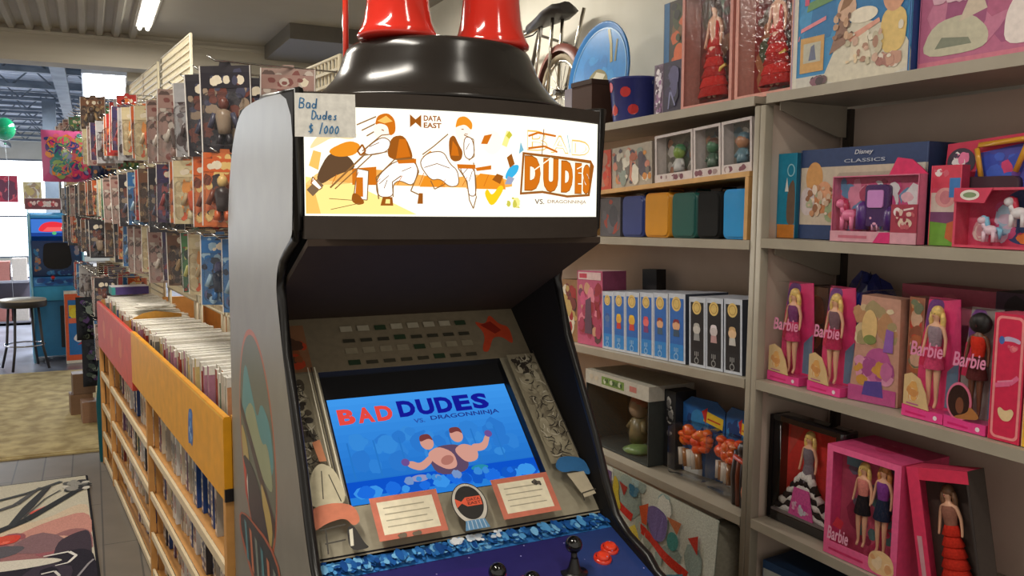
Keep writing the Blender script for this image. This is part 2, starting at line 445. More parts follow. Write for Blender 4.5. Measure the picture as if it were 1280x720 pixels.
for x0, x1, lab in ((CX0, CX0 + 0.018, 'grey outer side panel with an oval picture'), (CX1 - 0.018, CX1, 'black side panel')):
    m = MB(['vinyl', 'matte'])
    m.prism(prof, lambda a, c, d: (d - ox, a - oy, c), x0, x1, blk, 'matte', cap=None)
    if x0 == CX0: # grey laminate on the outer face
        A = Art(m, (x0 - ox, 0, 0), (0, -1, 0), (0, 0, 1), 'vinyl', e0=0.0006)
        A.poly([(-(y - oy), z) for y, z in prof], grey)
        # oval side picture with an orange rim and a slanting tail
        def sa(y, z): return (-(y - oy), z)
        cx, cz = sa(1.93, 1.03); rx, rz = 0.235, 0.255
        def shp(k):
            pts = []
            for i in range(40):
                t = 2 * pi * i / 40; pts.append((cx + rx * k * cos(t), cz + rz * k * sin(t) - 0.28 * rx * k * cos(t) * 0.6))
            return pts
        A.poly(shp(1.0), C(176, 92, 62)); A.poly(shp(0.95), C(92, 96, 82))
        def at(a, c): return (cx + rx * a, cz + rz * c - 0.168 * rx * a)
        A.poly([at(-.9, -.1), at(-.6, .62), at(-.2, .4), at(.1, .25), at(.3, .5), at(.75, .45), at(.9, .1), at(.5, -.1), at(-.3, .05)], C(74, 134, 136))
        A.poly([at(-.75, .0), at(-.2, .35), at(.3, .1), at(.6, .25), at(.88, -.1), at(.3, -.2)], C(142, 148, 112))
        A.poly([at(-.94, .1), at(.9, -.3), at(.86, -.45), at(-.94, -.02)], C(60, 42, 38))
        A.poly([at(-.9, -.1), at(-.5, -.2), at(-.35, -.5), at(-.6, -.55), at(-.85, -.4)], C(172, 148, 84))
        A.poly([at(.2, -.22), at(.8, -.35), at(.7, -.65), at(.45, -.6), at(.3, -.42)], C(178, 152, 84))
        A.poly([at(-.9, -.42), at(-.3, -.3), at(.2, -.35), at(.75, -.7), at(.3, -.92), at(-.4, -.9)], C(44, 38, 44))
        A.poly([at(-.8, -.45), at(-.7, -.75), at(-.55, -.8), at(-.62, -.5)], C(190, 60, 44)); A.poly([at(-.6, -.6), at(-.5, -.78), at(-.55, -.5)], C(225, 222, 210))
        tl = [sa(2.2, .80), sa(1.66, .87), sa(1.655, .70), sa(1.95, .66), sa(2.2, .72)]
        A.poly(tl, C(170, 84, 58))
        A.poly([sa(2.18, .80), sa(1.68, .855), sa(1.675, .72), sa(1.95, .68), sa(2.18, .735)], C(40, 44, 48))
        for i in range(6):
            y = 2.12 - i * 0.075; A.poly([sa(y, .79 + .004 * i), sa(y - .03, .79 + .004 * i), sa(y - .06, .70), sa(y - .03, .70)], [C(76, 128, 136), C(196, 112, 80), C(120, 130, 120)][i % 3])
    m.build('side_panel', cab, label=lab)
    # T-moulding following the front edge
    m = MB('plastic')
    fr = [(y - oy, z) for y, z in prof[2:22]]
    m.tube([((x0 + x1) / 2 - ox, y, z) for y, z in fr], 0.0095, 8, C(20, 18, 17)); m.build('edge_moulding', cab)
ix0, ix1 = CX0 + 0.018 - ox, CX1 - 0.018 - ox
# bowed marquee
def bow(x): return -0.065 * (1 - (x / 0.30) ** 2)
def mqy(x): return 1.492 - oy + bow(x)
def mq(x, z, e): return Vector((x, mqy(x) - e, z))
m = MB('marquee'); N = 32
Z0, Z1 = 1.553, 1.743
for i in range(N):
    a = ix0 + (ix1 - ix0) * i / N; c = ix0 + (ix1 - ix0) * (i + 1) / N
    m.face([mq(a, Z0, 0), mq(c, Z0, 0), mq(c, Z1, 0), mq(a, Z1, 0)], C(255, 250, 232))
A = Art(m, (0, 0, 0), (1, 0, 0), (0, 0, 1), 'marquee', e0=0.0012, de=0.00012, pos=mq, strip=0.03)
mw = ix1 - ix0
def U(s):      # drawing coordinate along the bowed face
    q = (s - 560) / 180.0; return min(ix1, max(ix0, ((((.01084 * q + .02244) * q + .03732) * q + .27113) * q - .05625)))
def V(t): return Z0 + (Z1 - Z0) * t
O1, O2, O3, BR, DK, LN, YL = C(226, 140, 36), C(200, 108, 24), C(240, 186, 96), C(150, 84, 26), C(96, 70, 48), C(140, 98, 54), C(250, 226, 140)
def ap(l, c, sharp=False):
    q = [(U(x), V(t)) for x, t in l]
    A.poly(q, c, sharp)
    if min(c[:3]) > .62 and c != YL:            # white figures carry a drawn outline
        q = q if sharp or len(q) < 5 else chaikin(q); A.line(q + q[:1], .0018, LN)
ap([(381, .02), (520, .02), (440, .30), (381, .36)], YL); ap([(381, .02), (400, .02), (390, .3), (381, .3)], O3)
ap([(381, .3), (400, .42), (440, .46), (450, .30), (381, .28)], C(244, 196, 120))
ap([(394, .30), (640, .27), (640, .36), (600, .42), (560, .36), (470, .44), (420, .44)], C(232, 168, 84))
ap([(440, .29), (470, .29), (470, .46), (440, .44)], O2); ap([(524, .28), (556, .28), (548, .40), (530, .38)], O1)
ap([(582, .27), (632, .27), (628, .40), (600, .42)], O1)
# kicking figure at the left
ap([(394, .36), (412, .60), (436, .56), (446, .44), (420, .38), (400, .28)], DK); ap([(408, .60), (436, .70), (452, .66), (444, .56), (420, .54)], O1)
ap([(382, .24), (396, .34), (404, .28), (390, .18)], C(120, 96, 72)); ap([(390, .36), (402, .26), (398, .24), (388, .30)], C(255, 252, 240))
for i in range(3): A.line([(U(446 + i * 6), V(.84 - i * .05)), (U(470 + i * 3), V(.92 - i * .05))], 0.0022, LN)
A.line([(U(412), V(.26)), (U(462), V(.62))], 0.003, LN); A.line([(U(418), V(.25)), (U(466), V(.58))], 0.002, LN)
# first fighter: hair, vest, white trousers
ap([(441, .16), (446, .44), (460, .42), (458, .15)], C(255, 253, 244)); ap([(443, .18), (445, .36), (453, .36), (453, .18)], O2); ap([(438, .14), (440, .22), (448, .2), (456, .12), (446, .1)], BR)
A.blob(U(478), V(.80), 0.016, 0.019, C(255, 240, 220)); ap([(468, .84), (471, .93), (484, .96), (493, .90), (494, .78), (486, .74), (484, .84), (474, .86)], O2)
ap([(471, .88), (482, .93), (490, .88), (480, .86)], O3)
ap([(482, .56), (488, .74), (505, .76), (516, .56), (510, .52), (494, .52)], BR); ap([(494, .54), (498, .72), (506, .72), (512, .56)], O2)
ap([(452, .60), (476, .74), (488, .70), (484, .60), (460, .56)], C(255, 253, 246)); A.line([(U(452), V(.60)), (U(476), V(.75)), (U(486), V(.76))], 0.0018, LN); A.line([(U(454), V(.56)), (U(484), V(.60))], 0.0016, LN)
ap([(470, .18), (469, .36), (492, .52), (516, .52), (522, .44), (515, .28), (498, .34), (490, .30), (490, .18)], C(255, 254, 248))
A.line([(U(472), V(.16)), (U(469), V(.36)), (U(492), V(.53)), (U(516), V(.54)), (U(522), V(.42)), (U(512), V(.24)), (U(524), V(.2))], 0.0022, LN)
A.line([(U(490), V(.18)), (U(489), V(.32)), (U(500), V(.38))], 0.0018, LN)
ap([(474, .10), (477, .18), (489, .18), (490, .10)], BR); ap([(480, .12), (481, .16), (486, .16), (486, .12)], YL); ap([(520, .12), (522, .22), (527, .22), (527, .12)], BR)
A.line([(U(446), V(.6)), (U(452), V(.66)), (U(456), V(.6)), (U(450), V(.56)), (U(446), V(.6))], 0.003, BR)
# maker's mark and name
ap([(511, .83), (518, .875), (525, .83), (525, .95), (518, .905), (511, .95)], BR, True)
A.text('DATA', U(528), V(.895), U(550), V(.945), BR, 0.03); A.text('EAST', U(528), V(.83), U(550), V(.88), BR, 0.03)
# second fighter
A.blob(U(577), V(.82), 0.015, 0.018, C(255, 240, 222)); ap([(567, .84), (570, .94), (580, .96), (589, .90), (588, .82), (580, .88), (571, .86)], O1)
ap([(560, .56), (559, .74), (566, .78), (572, .68), (577, .62), (575, .54), (566, .52)], BR); ap([(562, .58), (564, .72), (570, .66), (572, .58)], O2)
ap([(578, .58), (578, .76), (588, .76), (592, .62), (586, .54)], C(255, 253, 246)); A.line([(U(578), V(.78)), (U(590), V(.74)), (U(591), V(.58)), (U(584), V(.54))], 0.0018, LN)
ap([(571, .48), (592, .48), (594, .20), (584, .20), (582, .34)], C(255, 254, 248)); A.line([(U(590), V(.52)), (U(592), V(.38)), (U(593), V(.2))], 0.002, LN); A.line([(U(571), V(.46)), (U(582), V(.34)), (U(585), V(.16)), (U(590), V(.08)), (U(594), V(.2))], 0.002, LN)
A.line([(U(526), V(.58)), (U(540), V(.66)), (U(558), V(.78))], 0.002, LN); ap([(526, .56), (536, .62), (540, .58), (530, .55)], O1)
A.line([(U(552), V(.30)), (U(566), V(.38))], 0.003, O2); ap([(592, .47), (612, .50), (612, .46), (594, .44)], O2)
ap([(521, .50), (532, .60), (552, .62), (560, .50), (570, .44), (572, .30), (560, .28), (548, .36), (536, .34)], C(255, 253, 246))
A.line([(U(536), V(.34)), (U(541), V(.26)), (U(552), V(.30))], .002, LN); A.line([(U(528), V(.46)), (U(544), V(.50)), (U(560), V(.46))], .0014, LN)
ap([(569, .50), (592, .50), (592, .46), (570, .46)], O2); ap([(494, .52), (518, .54), (518, .50), (496, .49)], O2)
for q in ((472, .3, 484, .38), (500, .42, 512, .46), (478, .26, 482, .34), (584, .34, 588, .44), (575, .40, 582, .46), (460, .64, 472, .68), (580, .64, 584, .70)): A.line([(U(q[0]), V(q[1])), (U(q[2]), V(q[3]))], .0013, LN)
A.line([(U(475), V(.80)), (U(478), V(.79))], .0018, BR); A.line([(U(574), V(.83)), (U(577), V(.83))], .0016, BR); A.line([(U(578), V(.79)), (U(582), V(.785))], .0012, BR)
ap([(383, .60), (400, .66), (414, .72), (440, .70), (446, .76), (420, .80), (396, .74)], C(244, 214, 160)); ap([(384, .46), (390, .60), (400, .58), (396, .42)], O3)
for q in range(9): A.line([(U(386 + q * 27), V(.295)), (U(392 + q * 27), V(.35 + .03 * (q % 3)))], .0012, O2)
# tumbling figure with a blue tunic and yellow leggings
A.blob(U(612), V(.72), 0.02, 0.022, C(255, 244, 226)); ap([(598, .70), (602, .78), (612, .80), (606, .70)], O2); ap([(624, .70), (630, .84), (636, .82), (630, .68)], YL); ap([(629, .79), (633, .84), (637, .80), (633, .76)], C(196, 188, 60))
ap([(627, .38), (634, .50), (646, .52), (644, .44), (634, .36)], C(60, 170, 216)); ap([(628, .32), (632, .40), (640, .38), (636, .32)], C(150, 156, 180))
ap([(602, .22), (606, .28), (612, .20), (622, .32), (628, .28), (612, .08)], C(240, 196, 30)); ap([(612, .36), (618, .42), (626, .40), (622, .32)], BR); ap([(630, .58), (636, .62), (640, .52), (634, .48)], BR); ap([(645, .62), (647, .74), (651, .66)], C(120, 176, 196))
A.speckle(U(624), V(.08), U(650), V(.20), [YL, C(196, 190, 80), C(255, 250, 230)], 14, 0.006, 3)
# stacked title
for ch, x0, x1, z0, z1 in (('B', 655, 680, .66, .86), ('A', 684, 706, .65, .83), ('D', 710, 732, .64, .80)):
    A.text(ch, U(x0), V(z0), U(x1), V(z1), O3, .02); A.text(ch, U(x0) + .001, V(z0) + .002, U(x1) - .002, V(z1) - .003, C(255, 250, 232), .0)
A.line([(U(656), V(.80)), (U(668), V(.84)), (U(690), V(.82))], .004, O2); A.line([(U(656), V(.68)), (U(676), V(.71)), (U(692), V(.66))], .004, O2); A.line([(U(673), V(.62)), (U(675), V(.88))], .002, LN); A.line([(U(708), V(.66)), (U(704), V(.84))], .002, C(150, 190, 200))
ap([(646, .22), (649, .64), (734, .60), (738, .54), (733, .22), (705, .20), (674, .24)], BR, True)
ap([(648, .24), (651, .62), (733, .57), (731, .24), (705, .22), (674, .26)], C(255, 248, 222), True)
for ch, x0, x1, z0, z1 in (('D', 652, 671, .27, .60), ('U', 675, 693, .26, .585), ('D', 697, 711, .26, .57), ('E', 714, 722, .25, .555), ('S', 724, 732, .25, .545)):
    A.text(ch, U(x0) - .001, V(z0) - .002, U(x1) + .001, V(z1) + .002, BR, 0.09); A.text(ch, U(x0), V(z0), U(x1), V(z1), O2, 0.075)
A.line([(U(662), V(.46)), (U(684), V(.60))], 0.0022, C(255, 248, 222)); A.line([(U(716), V(.5)), (U(728), V(.56))], 0.002, C(255, 248, 222))
A.text('VS.', U(664), V(.13), U(676), V(.18), DK, 0.01); A.text('DRAGONNINJA', U(680), V(.13), U(728), V(.175), C(150, 120, 96), 0.01)
A.line([(U(410), V(.06)), (U(446), V(.12))], 0.0012, LN); A.line([(U(408), V(.16)), (U(440), V(.145))], 0.0012, LN)
m.build('marquee', cab, label='backlit white marquee printed with brawling figures in orange')
# marquee housing: bowed lips, roof and cheeks
m = MB('matte'); N = 28
def ring_strip(z0, z1, e0, e1):
    for i in range(N):
        a = ix0 + (ix1 - ix0) * i / N; c = ix0 + (ix1 - ix0) * (i + 1) / N
        q = [(a, mqy(a) - e0), (c, mqy(c) - e0), (c, mqy(c) + e1), (a, mqy(a) + e1)]
        m.mesh([(x, y, z) for z in (z0, z1) for x, y in q], [(0, 1, 2, 3), (4, 5, 6, 7), (0, 1, 5, 4), (2, 3, 7, 6), (1, 2, 6, 5), (3, 0, 4, 7)], C(58, 50, 44))
ring_strip(1.512, 1.552, 0.006, 0.04); ring_strip(1.744, 1.768, 0.006, 0.5)
m.build('marquee_housing', cab)
def rake(x): return mqy(x)
# speaker board under the marquee, sloping down to the bezel
m = MB('matte')
bT = (1.886 - oy, 1.316); sT = (1.475 - oy, 1.5)
m.prism([(bT[0], bT[1]), (sT[0], sT[1]), (sT[0], sT[1] + .012), (bT[0] + .01, bT[1] + .012)], lambda a, c, d: (d, a, c), ix0, ix1, C(62, 49, 40))
m.build('speaker_board', cab)
d = Vector((0, sT[0] - bT[0], sT[1] - bT[1])); d.normalize()
m = MB('matte'); A = Art(m, (-0.066, 1.60 - oy, 1.443), (1, 0, 0), (0, -d.y, -d.z), None, e0=0.003)
A.blob(0, 0, 0.026, 0.016, C(128, 116, 104), 20); A.ring(0, 0, 0.026, 0.016, 0.003, C(90, 80, 70), 20)
m.build('round_sticker', cab, label='small oval grey sticker')
# bezel: raked card with the monitor set into it
T = Vector((0, .431, .385)).normalized(); P0 = Vector((0, 1.455 - oy, .931)); NB = Vector((1, 0, 0)).cross(T)
def bz(x, t, e=0): return P0 + Vector((x, 0, 0)) + T * t + NB * e
m = MB('card'); G1 = C(158, 150, 128); G2 = C(128, 120, 100)
Lh = 0.578
for x0, x1, t0, t1 in ((ix0, -.216, 0, Lh), (.216, ix1, 0, Lh), (-.216, .216, 0, .100), (-.216, .216, .426, Lh)):
    m.face([bz(x0, t0), bz(x1, t0), bz(x1, t1), bz(x0, t1)], G1)
A = Art(m, bz(0, 0), (1, 0, 0), T, 'card', e0=0.0005)
A.rect(ix0, .426, ix1, Lh, C(132, 120, 98))
A.rect(ix0, .43, -.225, .56, C(150, 104, 72)); A.speckle(-.295, .43, -.225, .54, [C(196, 70, 40), C(150, 84, 48), C(90, 60, 44)], 12, .018, 2)
A.poly([(.178, .45), (.205, .50), (.185, .545), (.215, .53), (.235, .565), (.25, .53), (.275, .52), (.268, .46), (.245, .49), (.22, .49), (.195, .445)], C(206, 74, 42))
A.poly([(.2, .53), (.23, .50), (.25, .51), (.23, .54)], C(150, 40, 26))
for r in range(4):          # two rows of small picture squares
    for k in range(8):
        x = -.145 + k * .04; t = .438 + r * .031
        A.rect(x, t, x + .027, t + (.016 if r % 2 else .01), [C(70, 66, 52), C(150, 140, 116), C(60, 58, 46), C(176, 168, 146)][r]) if (k + r) % 5 else A.rect(x, t, x + .027, t + .014, C(46, 66, 44))
for s in (-1, 1):           # line-drawn figures down both sides
    xa, xb = (ix0 + .004, -.224) if s < 0 else (.226, ix1 - .004)
    A.rect(xa, .12, xb, .42, C(150, 140, 116))
    Rb = random.Random(31 + s); xr = xb - (.024 if s < 0 else 0)
    A.speckle(xa, .13, xr, .415, [C(176, 166, 140), C(134, 124, 102), C(166, 156, 130)], 60, .012, 11 + s, 1.8)
    A.speckle(xa, .24 if s < 0 else .33, xr, .415, [C(60, 52, 44), C(84, 74, 60), C(186, 176, 150)], 46 if s < 0 else 16, .009, 21 + s, 2.0)
    for q in range(70):
        x, t = Rb.uniform(xa + .01, xr - .01), Rb.uniform(.135, .41); g = Rb.uniform(0, 6.28); l_ = Rb.uniform(.008, .02)
        pts = [(x + l_ * k * cos(g + .5 * k), t + l_ * k * sin(g + .5 * k)) for k in (-.8, -.3, .2, .7)]
        A.line([(min(max(c, xa), xr), d_) for c, d_ in pts], [.001, .0024, .0024, .001], C(58, 50, 42) if q % 4 else C(206, 198, 176))
A.line([(-.236, .12), (-.236, .42)], .003, C(52, 46, 38)); A.line([(-.229, .11), (-.229, .42)], .003, C(214, 206, 184)); A.line([(-.243, .12), (-.243, .42)], .002, C(214, 206, 184)); A.line([(.292, .13), (.292, .42)], .002, C(60, 54, 46))
# seated figure bottom left: pale shirt, salmon trousers, stool
A.poly([(-.30, .10), (-.285, .165), (-.262, .19), (-.235, .17), (-.225, .10), (-.26, .085)], C(196, 186, 156)); A.line([(-.27, .11), (-.262, .17)], .002, C(70, 62, 50)); A.line([(-.238, .1), (-.25, .16)], .002, C(70, 62, 50))
A.poly([(-.302, .045), (-.298, .095), (-.25, .10), (-.216, .088), (-.21, .055), (-.226, .045), (-.238, .066), (-.275, .06)], C(206, 120, 88)); A.poly([(-.262, .19), (-.268, .235), (-.252, .24), (-.248, .19)], C(190, 120, 80))
A.poly([(-.24, .045), (-.226, .05), (-.214, .01), (-.205, -.002), (-.243, -.002)], C(36, 32, 30)); A.poly([(-.236, .04), (-.229, .042), (-.234, .008), (-.24, .008)], C(220, 214, 196))
A.line([(-.288, .048), (-.24, .052)], .003, C(60, 54, 44)); A.line([(-.278, .048), (-.282, .0)], .003, C(60, 54, 44)); A.line([(-.284, .02), (-.246, .022)], .003, C(60, 54, 44))
# seated figure bottom right with a blue seat
A.poly([(.222, .105), (.245, .13), (.30, .118), (.301, .07), (.27, .09), (.236, .088)], C(40, 104, 158)); A.poly([(.244, .085), (.286, .085), (.292, .03), (.262, .025)], C(186, 174, 148))
A.line([(.258, .018), (.260, .035), (.296, .04)], .003, C(60, 54, 44))
SAL = C(206, 116, 92)
for x0, x1 in ((-.186, -.05), (.068, .198)):   # the two instruction cards
    A.rect(x0, .006, x1, .096, SAL); A.rect(x0 + .012, .017, x1 - .012, .085, C(238, 228, 200))
    for k in range(4): A.line([(x0 + .022, .032 + k * .013), (x1 - .024 - .008 * (k % 2), .032 + k * .013)], .0022, C(176, 166, 140))
A.speckle(-.158, .004, -.10, .016, [C(60, 54, 46), C(110, 96, 78)], 8, .006, 5); A.speckle(.155, .066, .182, .084, [C(50, 46, 40), C(90, 80, 70)], 8, .005, 6)
A.blob(.008, .052, .037, .046, C(60, 54, 48), 24); A.blob(.008, .052, .035, .044, C(206, 200, 188), 24); A.blob(.008, .054, .029, .037, C(34, 30, 28), 24)
A.poly([(-.020, .046), (-.008, .054), (.002, .046), (.034, .046), (.034, .066), (.002, .066), (-.008, .058), (-.020, .066)], C(236, 96, 62), True); A.text('DATA', .004, .057, .032, .063, C(110, 34, 22), .02); A.text('EAST', .004, .049, .032, .055, C(110, 34, 22), .02)
A.poly([(-.012, .016), (.028, .016), (.034, -.004), (-.018, -.004)], C(98, 148, 190))
for k in range(5): A.line([(-.008 + k * .008, .015), (-.010 + k * .009, -.003)], .0018, C(188, 208, 222))
m.build('bezel', cab, label='grey printed bezel card with two instruction panels')
# recessed monitor: black frame with bevelled inner walls, then the lit picture
m = MB('plastic'); dep = -.035; DKB = C(24, 24, 26)
o_ = [(-.216, .100), (.216, .100), (.216, .426), (-.216, .426)]; i_ = [(-.208, .109), (.210, .109), (.210, .362), (-.208, .362)]
oi = [(-.212, .104), (.212, .104), (.212, .42), (-.212, .42)]
for k in range(4):
    j = (k + 1) % 4
    m.face([bz(*o_[k], 0), bz(*o_[j], 0), bz(*oi[j], -.012), bz(*oi[k], -.012)], DKB)
    m.face([bz(*oi[k], -.012), bz(*oi[j], -.012), bz(*i_[j], -.014), bz(*i_[k], -.014)], C(38, 38, 40))
m.build('monitor_frame', cab)
m = MB('screen'); A = Art(m, bz(0, 0, -.0145), (1, 0, 0), T, 'screen', e0=0.0)
sx0, sx1, st0, st1 = -.208, .210, .109, .362
nb = 14
for k in range(nb):        # the picture's own sky fades from light to deep blue
    t = k / (nb - 1); c = (30 + 34 * t, 108 + 46 * t, 200 + 40 * t)
    A.raw([(sx0, st0 + (st1 - st0) * k / nb), (sx1, st0 + (st1 - st0) * k / nb), (sx1, st0 + (st1 - st0) * (k + 1) / nb), (sx0, st0 + (st1 - st0) * (k + 1) / nb)], C(*c))
A.up()
A.rect(sx0, .125, sx1, .160, C(14, 84, 206)); A.rect(sx0, .109, sx1, .126, C(40, 128, 220))
A.speckle(sx0 + .01, .16, sx1 - .01, .28, [C(50, 132, 218), C(44, 122, 210), C(56, 140, 222)], 50, .022, 4, 1.3)
for k in range(7): A.line([(sx0 + .02 + k * .055, .165), (sx0 + .02 + k * .055, .25)], .0035, C(40, 120, 204))
A.speckle(sx0, .112, sx1, .15, [C(30, 110, 226), C(20, 90, 200), C(60, 150, 236)], 40, .016, 9, 1.2)
RD, NV = C(232, 74, 66), C(22, 26, 150)
for i, ch in enumerate('BAD'): A.text(ch, -.194 + i * .041, .293, -.194 + i * .041 + .036, .332, RD, .05)
for i, ch in enumerate('DUDES'): A.text(ch, -.062 + i * .0435, .297, -.062 + i * .0435 + .039, .339, NV, .05)
A.text('VS.', -.035, .278, -.010, .289, C(44, 84, 170), .02); A.text('DRAGONNINJA', .004, .278, .168, .292, C(34, 56, 140), .02)
# two generic fighters back to back
F1, F2, HR = C(214, 156, 140), C(178, 116, 104), C(120, 60, 60)
A.poly([(-.02, .145), (-.03, .19), (-.005, .215), (.045, .215), (.06, .19), (.05, .145)], C(96, 74, 100))
A.poly([(-.03, .20), (.0, .215), (.03, .195), (.03, .16), (.005, .155), (-.02, .175)], F1); A.poly([(.03, .20), (.055, .215), (.085, .20), (.08, .17), (.05, .165)], F1)
A.poly([(-.02, .18), (-.05, .16), (-.075, .172), (-.08, .185), (-.066, .188), (-.05, .178), (-.022, .198)], F1); A.blob(-.08, .186, .009, .009, C(110, 80, 150))
A.poly([(.07, .19), (.105, .19), (.125, .225), (.115, .23), (.10, .207), (.075, .21)], F1); A.blob(.122, .23, .009, .009, C(110, 80, 150))
A.blob(-.022, .226, .015, .018, F1); A.poly([(-.038, .228), (-.034, .246), (-.012, .248), (-.006, .228), (-.016, .236)], HR); A.blob(.048, .235, .015, .018, F1); A.poly([(.034, .24), (.036, .256), (.06, .256), (.064, .236), (.054, .246)], HR)
A.blob(.01, .178, .016, .011, F2, 10, .4); A.blob(-.06, .145, .02, .008, C(150, 150, 190)); A.blob(.075, .15, .02, .007, C(40, 140, 170)); A.speckle(-.1, .13, .1, .155, [C(60, 140, 220), C(120, 150, 200)], 12, .009, 21)
m.build('screen', cab, label='lit screen reading BAD DUDES in red and blue')
# control panel
Cd = Vector((0, -.187, -.056)).normalized(); K0 = Vector((0, 1.453 - oy, .927)); NC = Vector((1, 0, 0)).cross(-Cd)
def cp(x, s, e=0): return K0 + Vector((x, 0, 0)) + Cd * s + NC * e
m = MB('gloss'); PU = C(46, 42, 104)
sl = .305
m.face([cp(ix0, 0), cp(ix1, 0), cp(ix1, sl), cp(ix0, sl)], PU); m.face([cp(ix0, sl), cp(ix1, sl), cp(ix1, sl, -.06), cp(ix0, sl, -.06)], C(30, 28, 60))
A = Art(m, cp(0, 0), (1, 0, 0), -Cd, 'gloss', e0=.0005)
A.poly([(ix1, -sl), (ix1, -.03), (.2, -.045), (.12, -sl)], C(42, 62, 120)); A.poly([(ix0, -.1), (.0, -.07), (.05, -.16), (-.1, -sl), (ix0, -sl)], C(52, 40, 110))
A.rect(ix0, -.044, ix1, 0, C(52, 118, 186))
A.speckle(ix0, -.046, ix1, -.002, [C(34, 92, 164), C(84, 156, 214), C(120, 182, 226), C(46, 110, 180), C(28, 76, 146)], 420, .0068, 8, 2.6)
A.line([(ix0, -.002), (ix1, -.002)], .005, C(24, 24, 26))
A.speckle(-.055, -.03, .065, -.004, [C(230, 234, 238), C(200, 214, 228)], 26, .008, 14, 1.3)
for k in range(26):
    R = random.Random(k * 7); A.blob(R.uniform(ix0, ix1), -R.uniform(.06, .29), .0016, .0016, C(150, 150, 200), 6)
m.build('control_panel', cab, label='purple control panel with a band of blue waves')
def joystick(x, s):
    p = cp(x, s); j = MB('plastic')
    j.lathe([(.0, .004), (.026, .004), (.026, .0), (.0, .0)], p, 20, C(16, 15, 15)); j.lathe([(.016, .004), (.011, .012), (.007, .03)], p, 14, C(18, 16, 16))
    j.tube([p + Vector((0, 0, .02)), p + Vector((0, .002, .044))], .006, 10, C(20, 18, 18))
    o = j.build('joystick', cab, label='black ball-top joystick')
    j = MB('shiny'); j.ball(p + Vector((0, .003, .055)), .0165, C(16, 15, 15), None, 18, 12); j.build('ball_top', o)
joystick(.153, .148); joystick(-.020, .178); joystick(.030, .215)
def button(x, s):
    p = cp(x, s); j = MB('shiny'); tl = Matrix.Rotation(radians(16.7), 3, 'X')
    j.lathe([(.018, 0), (.018, .005), (.0135, .006)], p, 20, C(214, 50, 28), X=tl); j.lathe([(.0125, .004), (.0125, .011), (.010, .013), (.0, .0125)], p, 20, C(236, 64, 34), X=tl)
    j.build('button', cab, label='round red push button')
button(.228, .128); button(.258, .106); button(.05, .15); button(-.2, .2); button(-.165, .19)
# lower front, back, roof
m = MB('matte'); m.box(ix0, ix1, 1.27 - oy, 1.29 - oy, 0.05, .62, blk); m.prism([(1.27, .62), (1.16, .80), (1.16, .85), (1.18, .85), (1.29, .62)], lambda a, c, d: (d, a - oy, c), ix0, ix1, blk); m.build('front_panel', cab)
m = MB('metal'); m.rbox(-.13, .13, 1.258 - oy, 1.27 - oy, .18, .48, .01, C(34, 34, 36)); m.rbox(-.08, -.03, 1.25 - oy, 1.26 - oy, .34, .42, .005, C(150, 60, 40)); m.rbox(.03, .08, 1.25 - oy, 1.26 - oy, .34, .42, .005, C(150, 60, 40)); m.build('coin_door', cab)
m = MB('matte'); m.box(ix0, ix1, 2.28 - oy, 2.298 - oy, .05, 1.5, blk); m.prism([(2.28, 1.5), (2.298, 1.5), (2.08, 1.755), (2.0, 1.768), (1.7, 1.768), (1.7, 1.75), (2.0, 1.75), (2.06, 1.74)], lambda a, c, d: (d, a - oy, c), ix0, ix1, blk); m.build('back_panel', cab)

# price note taped to the marquee's left end
n = MB('paper'); nw, nh = .104, .073
n.prism([(0, 0), (nw, 0.001), (nw, nh + .002), (0.001, nh)], lambda a, c, d: (a, d, c), 0, .0012, C(236, 234, 226))
A = front(n, 0, 'paper', e0=.0003); INK = C(70, 128, 176)
def stroke(pts, w=.0021): A.line(pts, w, INK)
def hand(s, x, y, h, sp=.55):
    G = {'B': [[(0, 0), (0, 1), (.5, .9), (.45, .6), (.1, .52), (.55, .4), (.5, .05), (0, 0)]], 'a': [[(.5, .5), (.15, .55), (.05, .15), (.3, .0), (.5, .2), (.5, .5), (.55, 0)]],
         'd': [[(.45, .35), (.15, .5), (.0, .2), (.2, 0), (.45, .15), (.5, 1), (.5, 0)]], 'D': [[(.05, 0), (.05, 1), (.5, .8), (.6, .4), (.4, .05), (.05, 0)]], 'u': [[(0, .5), (.05, .1), (.25, 0), (.45, .2), (.45, .5), (.5, 0)]],
         'e': [[(.05, .28), (.45, .3), (.35, .5), (.1, .45), (.05, .15), (.3, 0), (.5, .12)]], 's': [[(.4, .5), (.1, .42), (.35, .2), (.3, 0), (.0, .05)]], '$': [[(.5, .8), (.1, .75), (.15, .5), (.5, .4), (.4, .15), (.0, .2)], [(.25, 1), (.3, 0)]],
         '1': [[(.3, 1.05), (.1, -.05)]], '0': [[(.3, .85), (.05, .5), (.15, .05), (.4, .1), (.5, .5), (.3, .85)]]}
    for ch in s:
        for st in G.get(ch, []): stroke([(x + a * h * .8 + c * h * .12, y + c * h) for a, c in st])
        x += sp * h
hand('Bad', .008, .048, .017, .62); hand('Dudes', .028, .030, .015, .62)
hand('$', .022, .006, .017); hand('1', .040, .006, .018); hand('000', .048, .006, .016, .58)
tag(n.build('price_note', loc=(.314, 1.452, 1.687), rot=(0, radians(-.6), radians(-3))), 'white paper note handwritten in blue ink taped over the left end of the lit marquee', 'note')

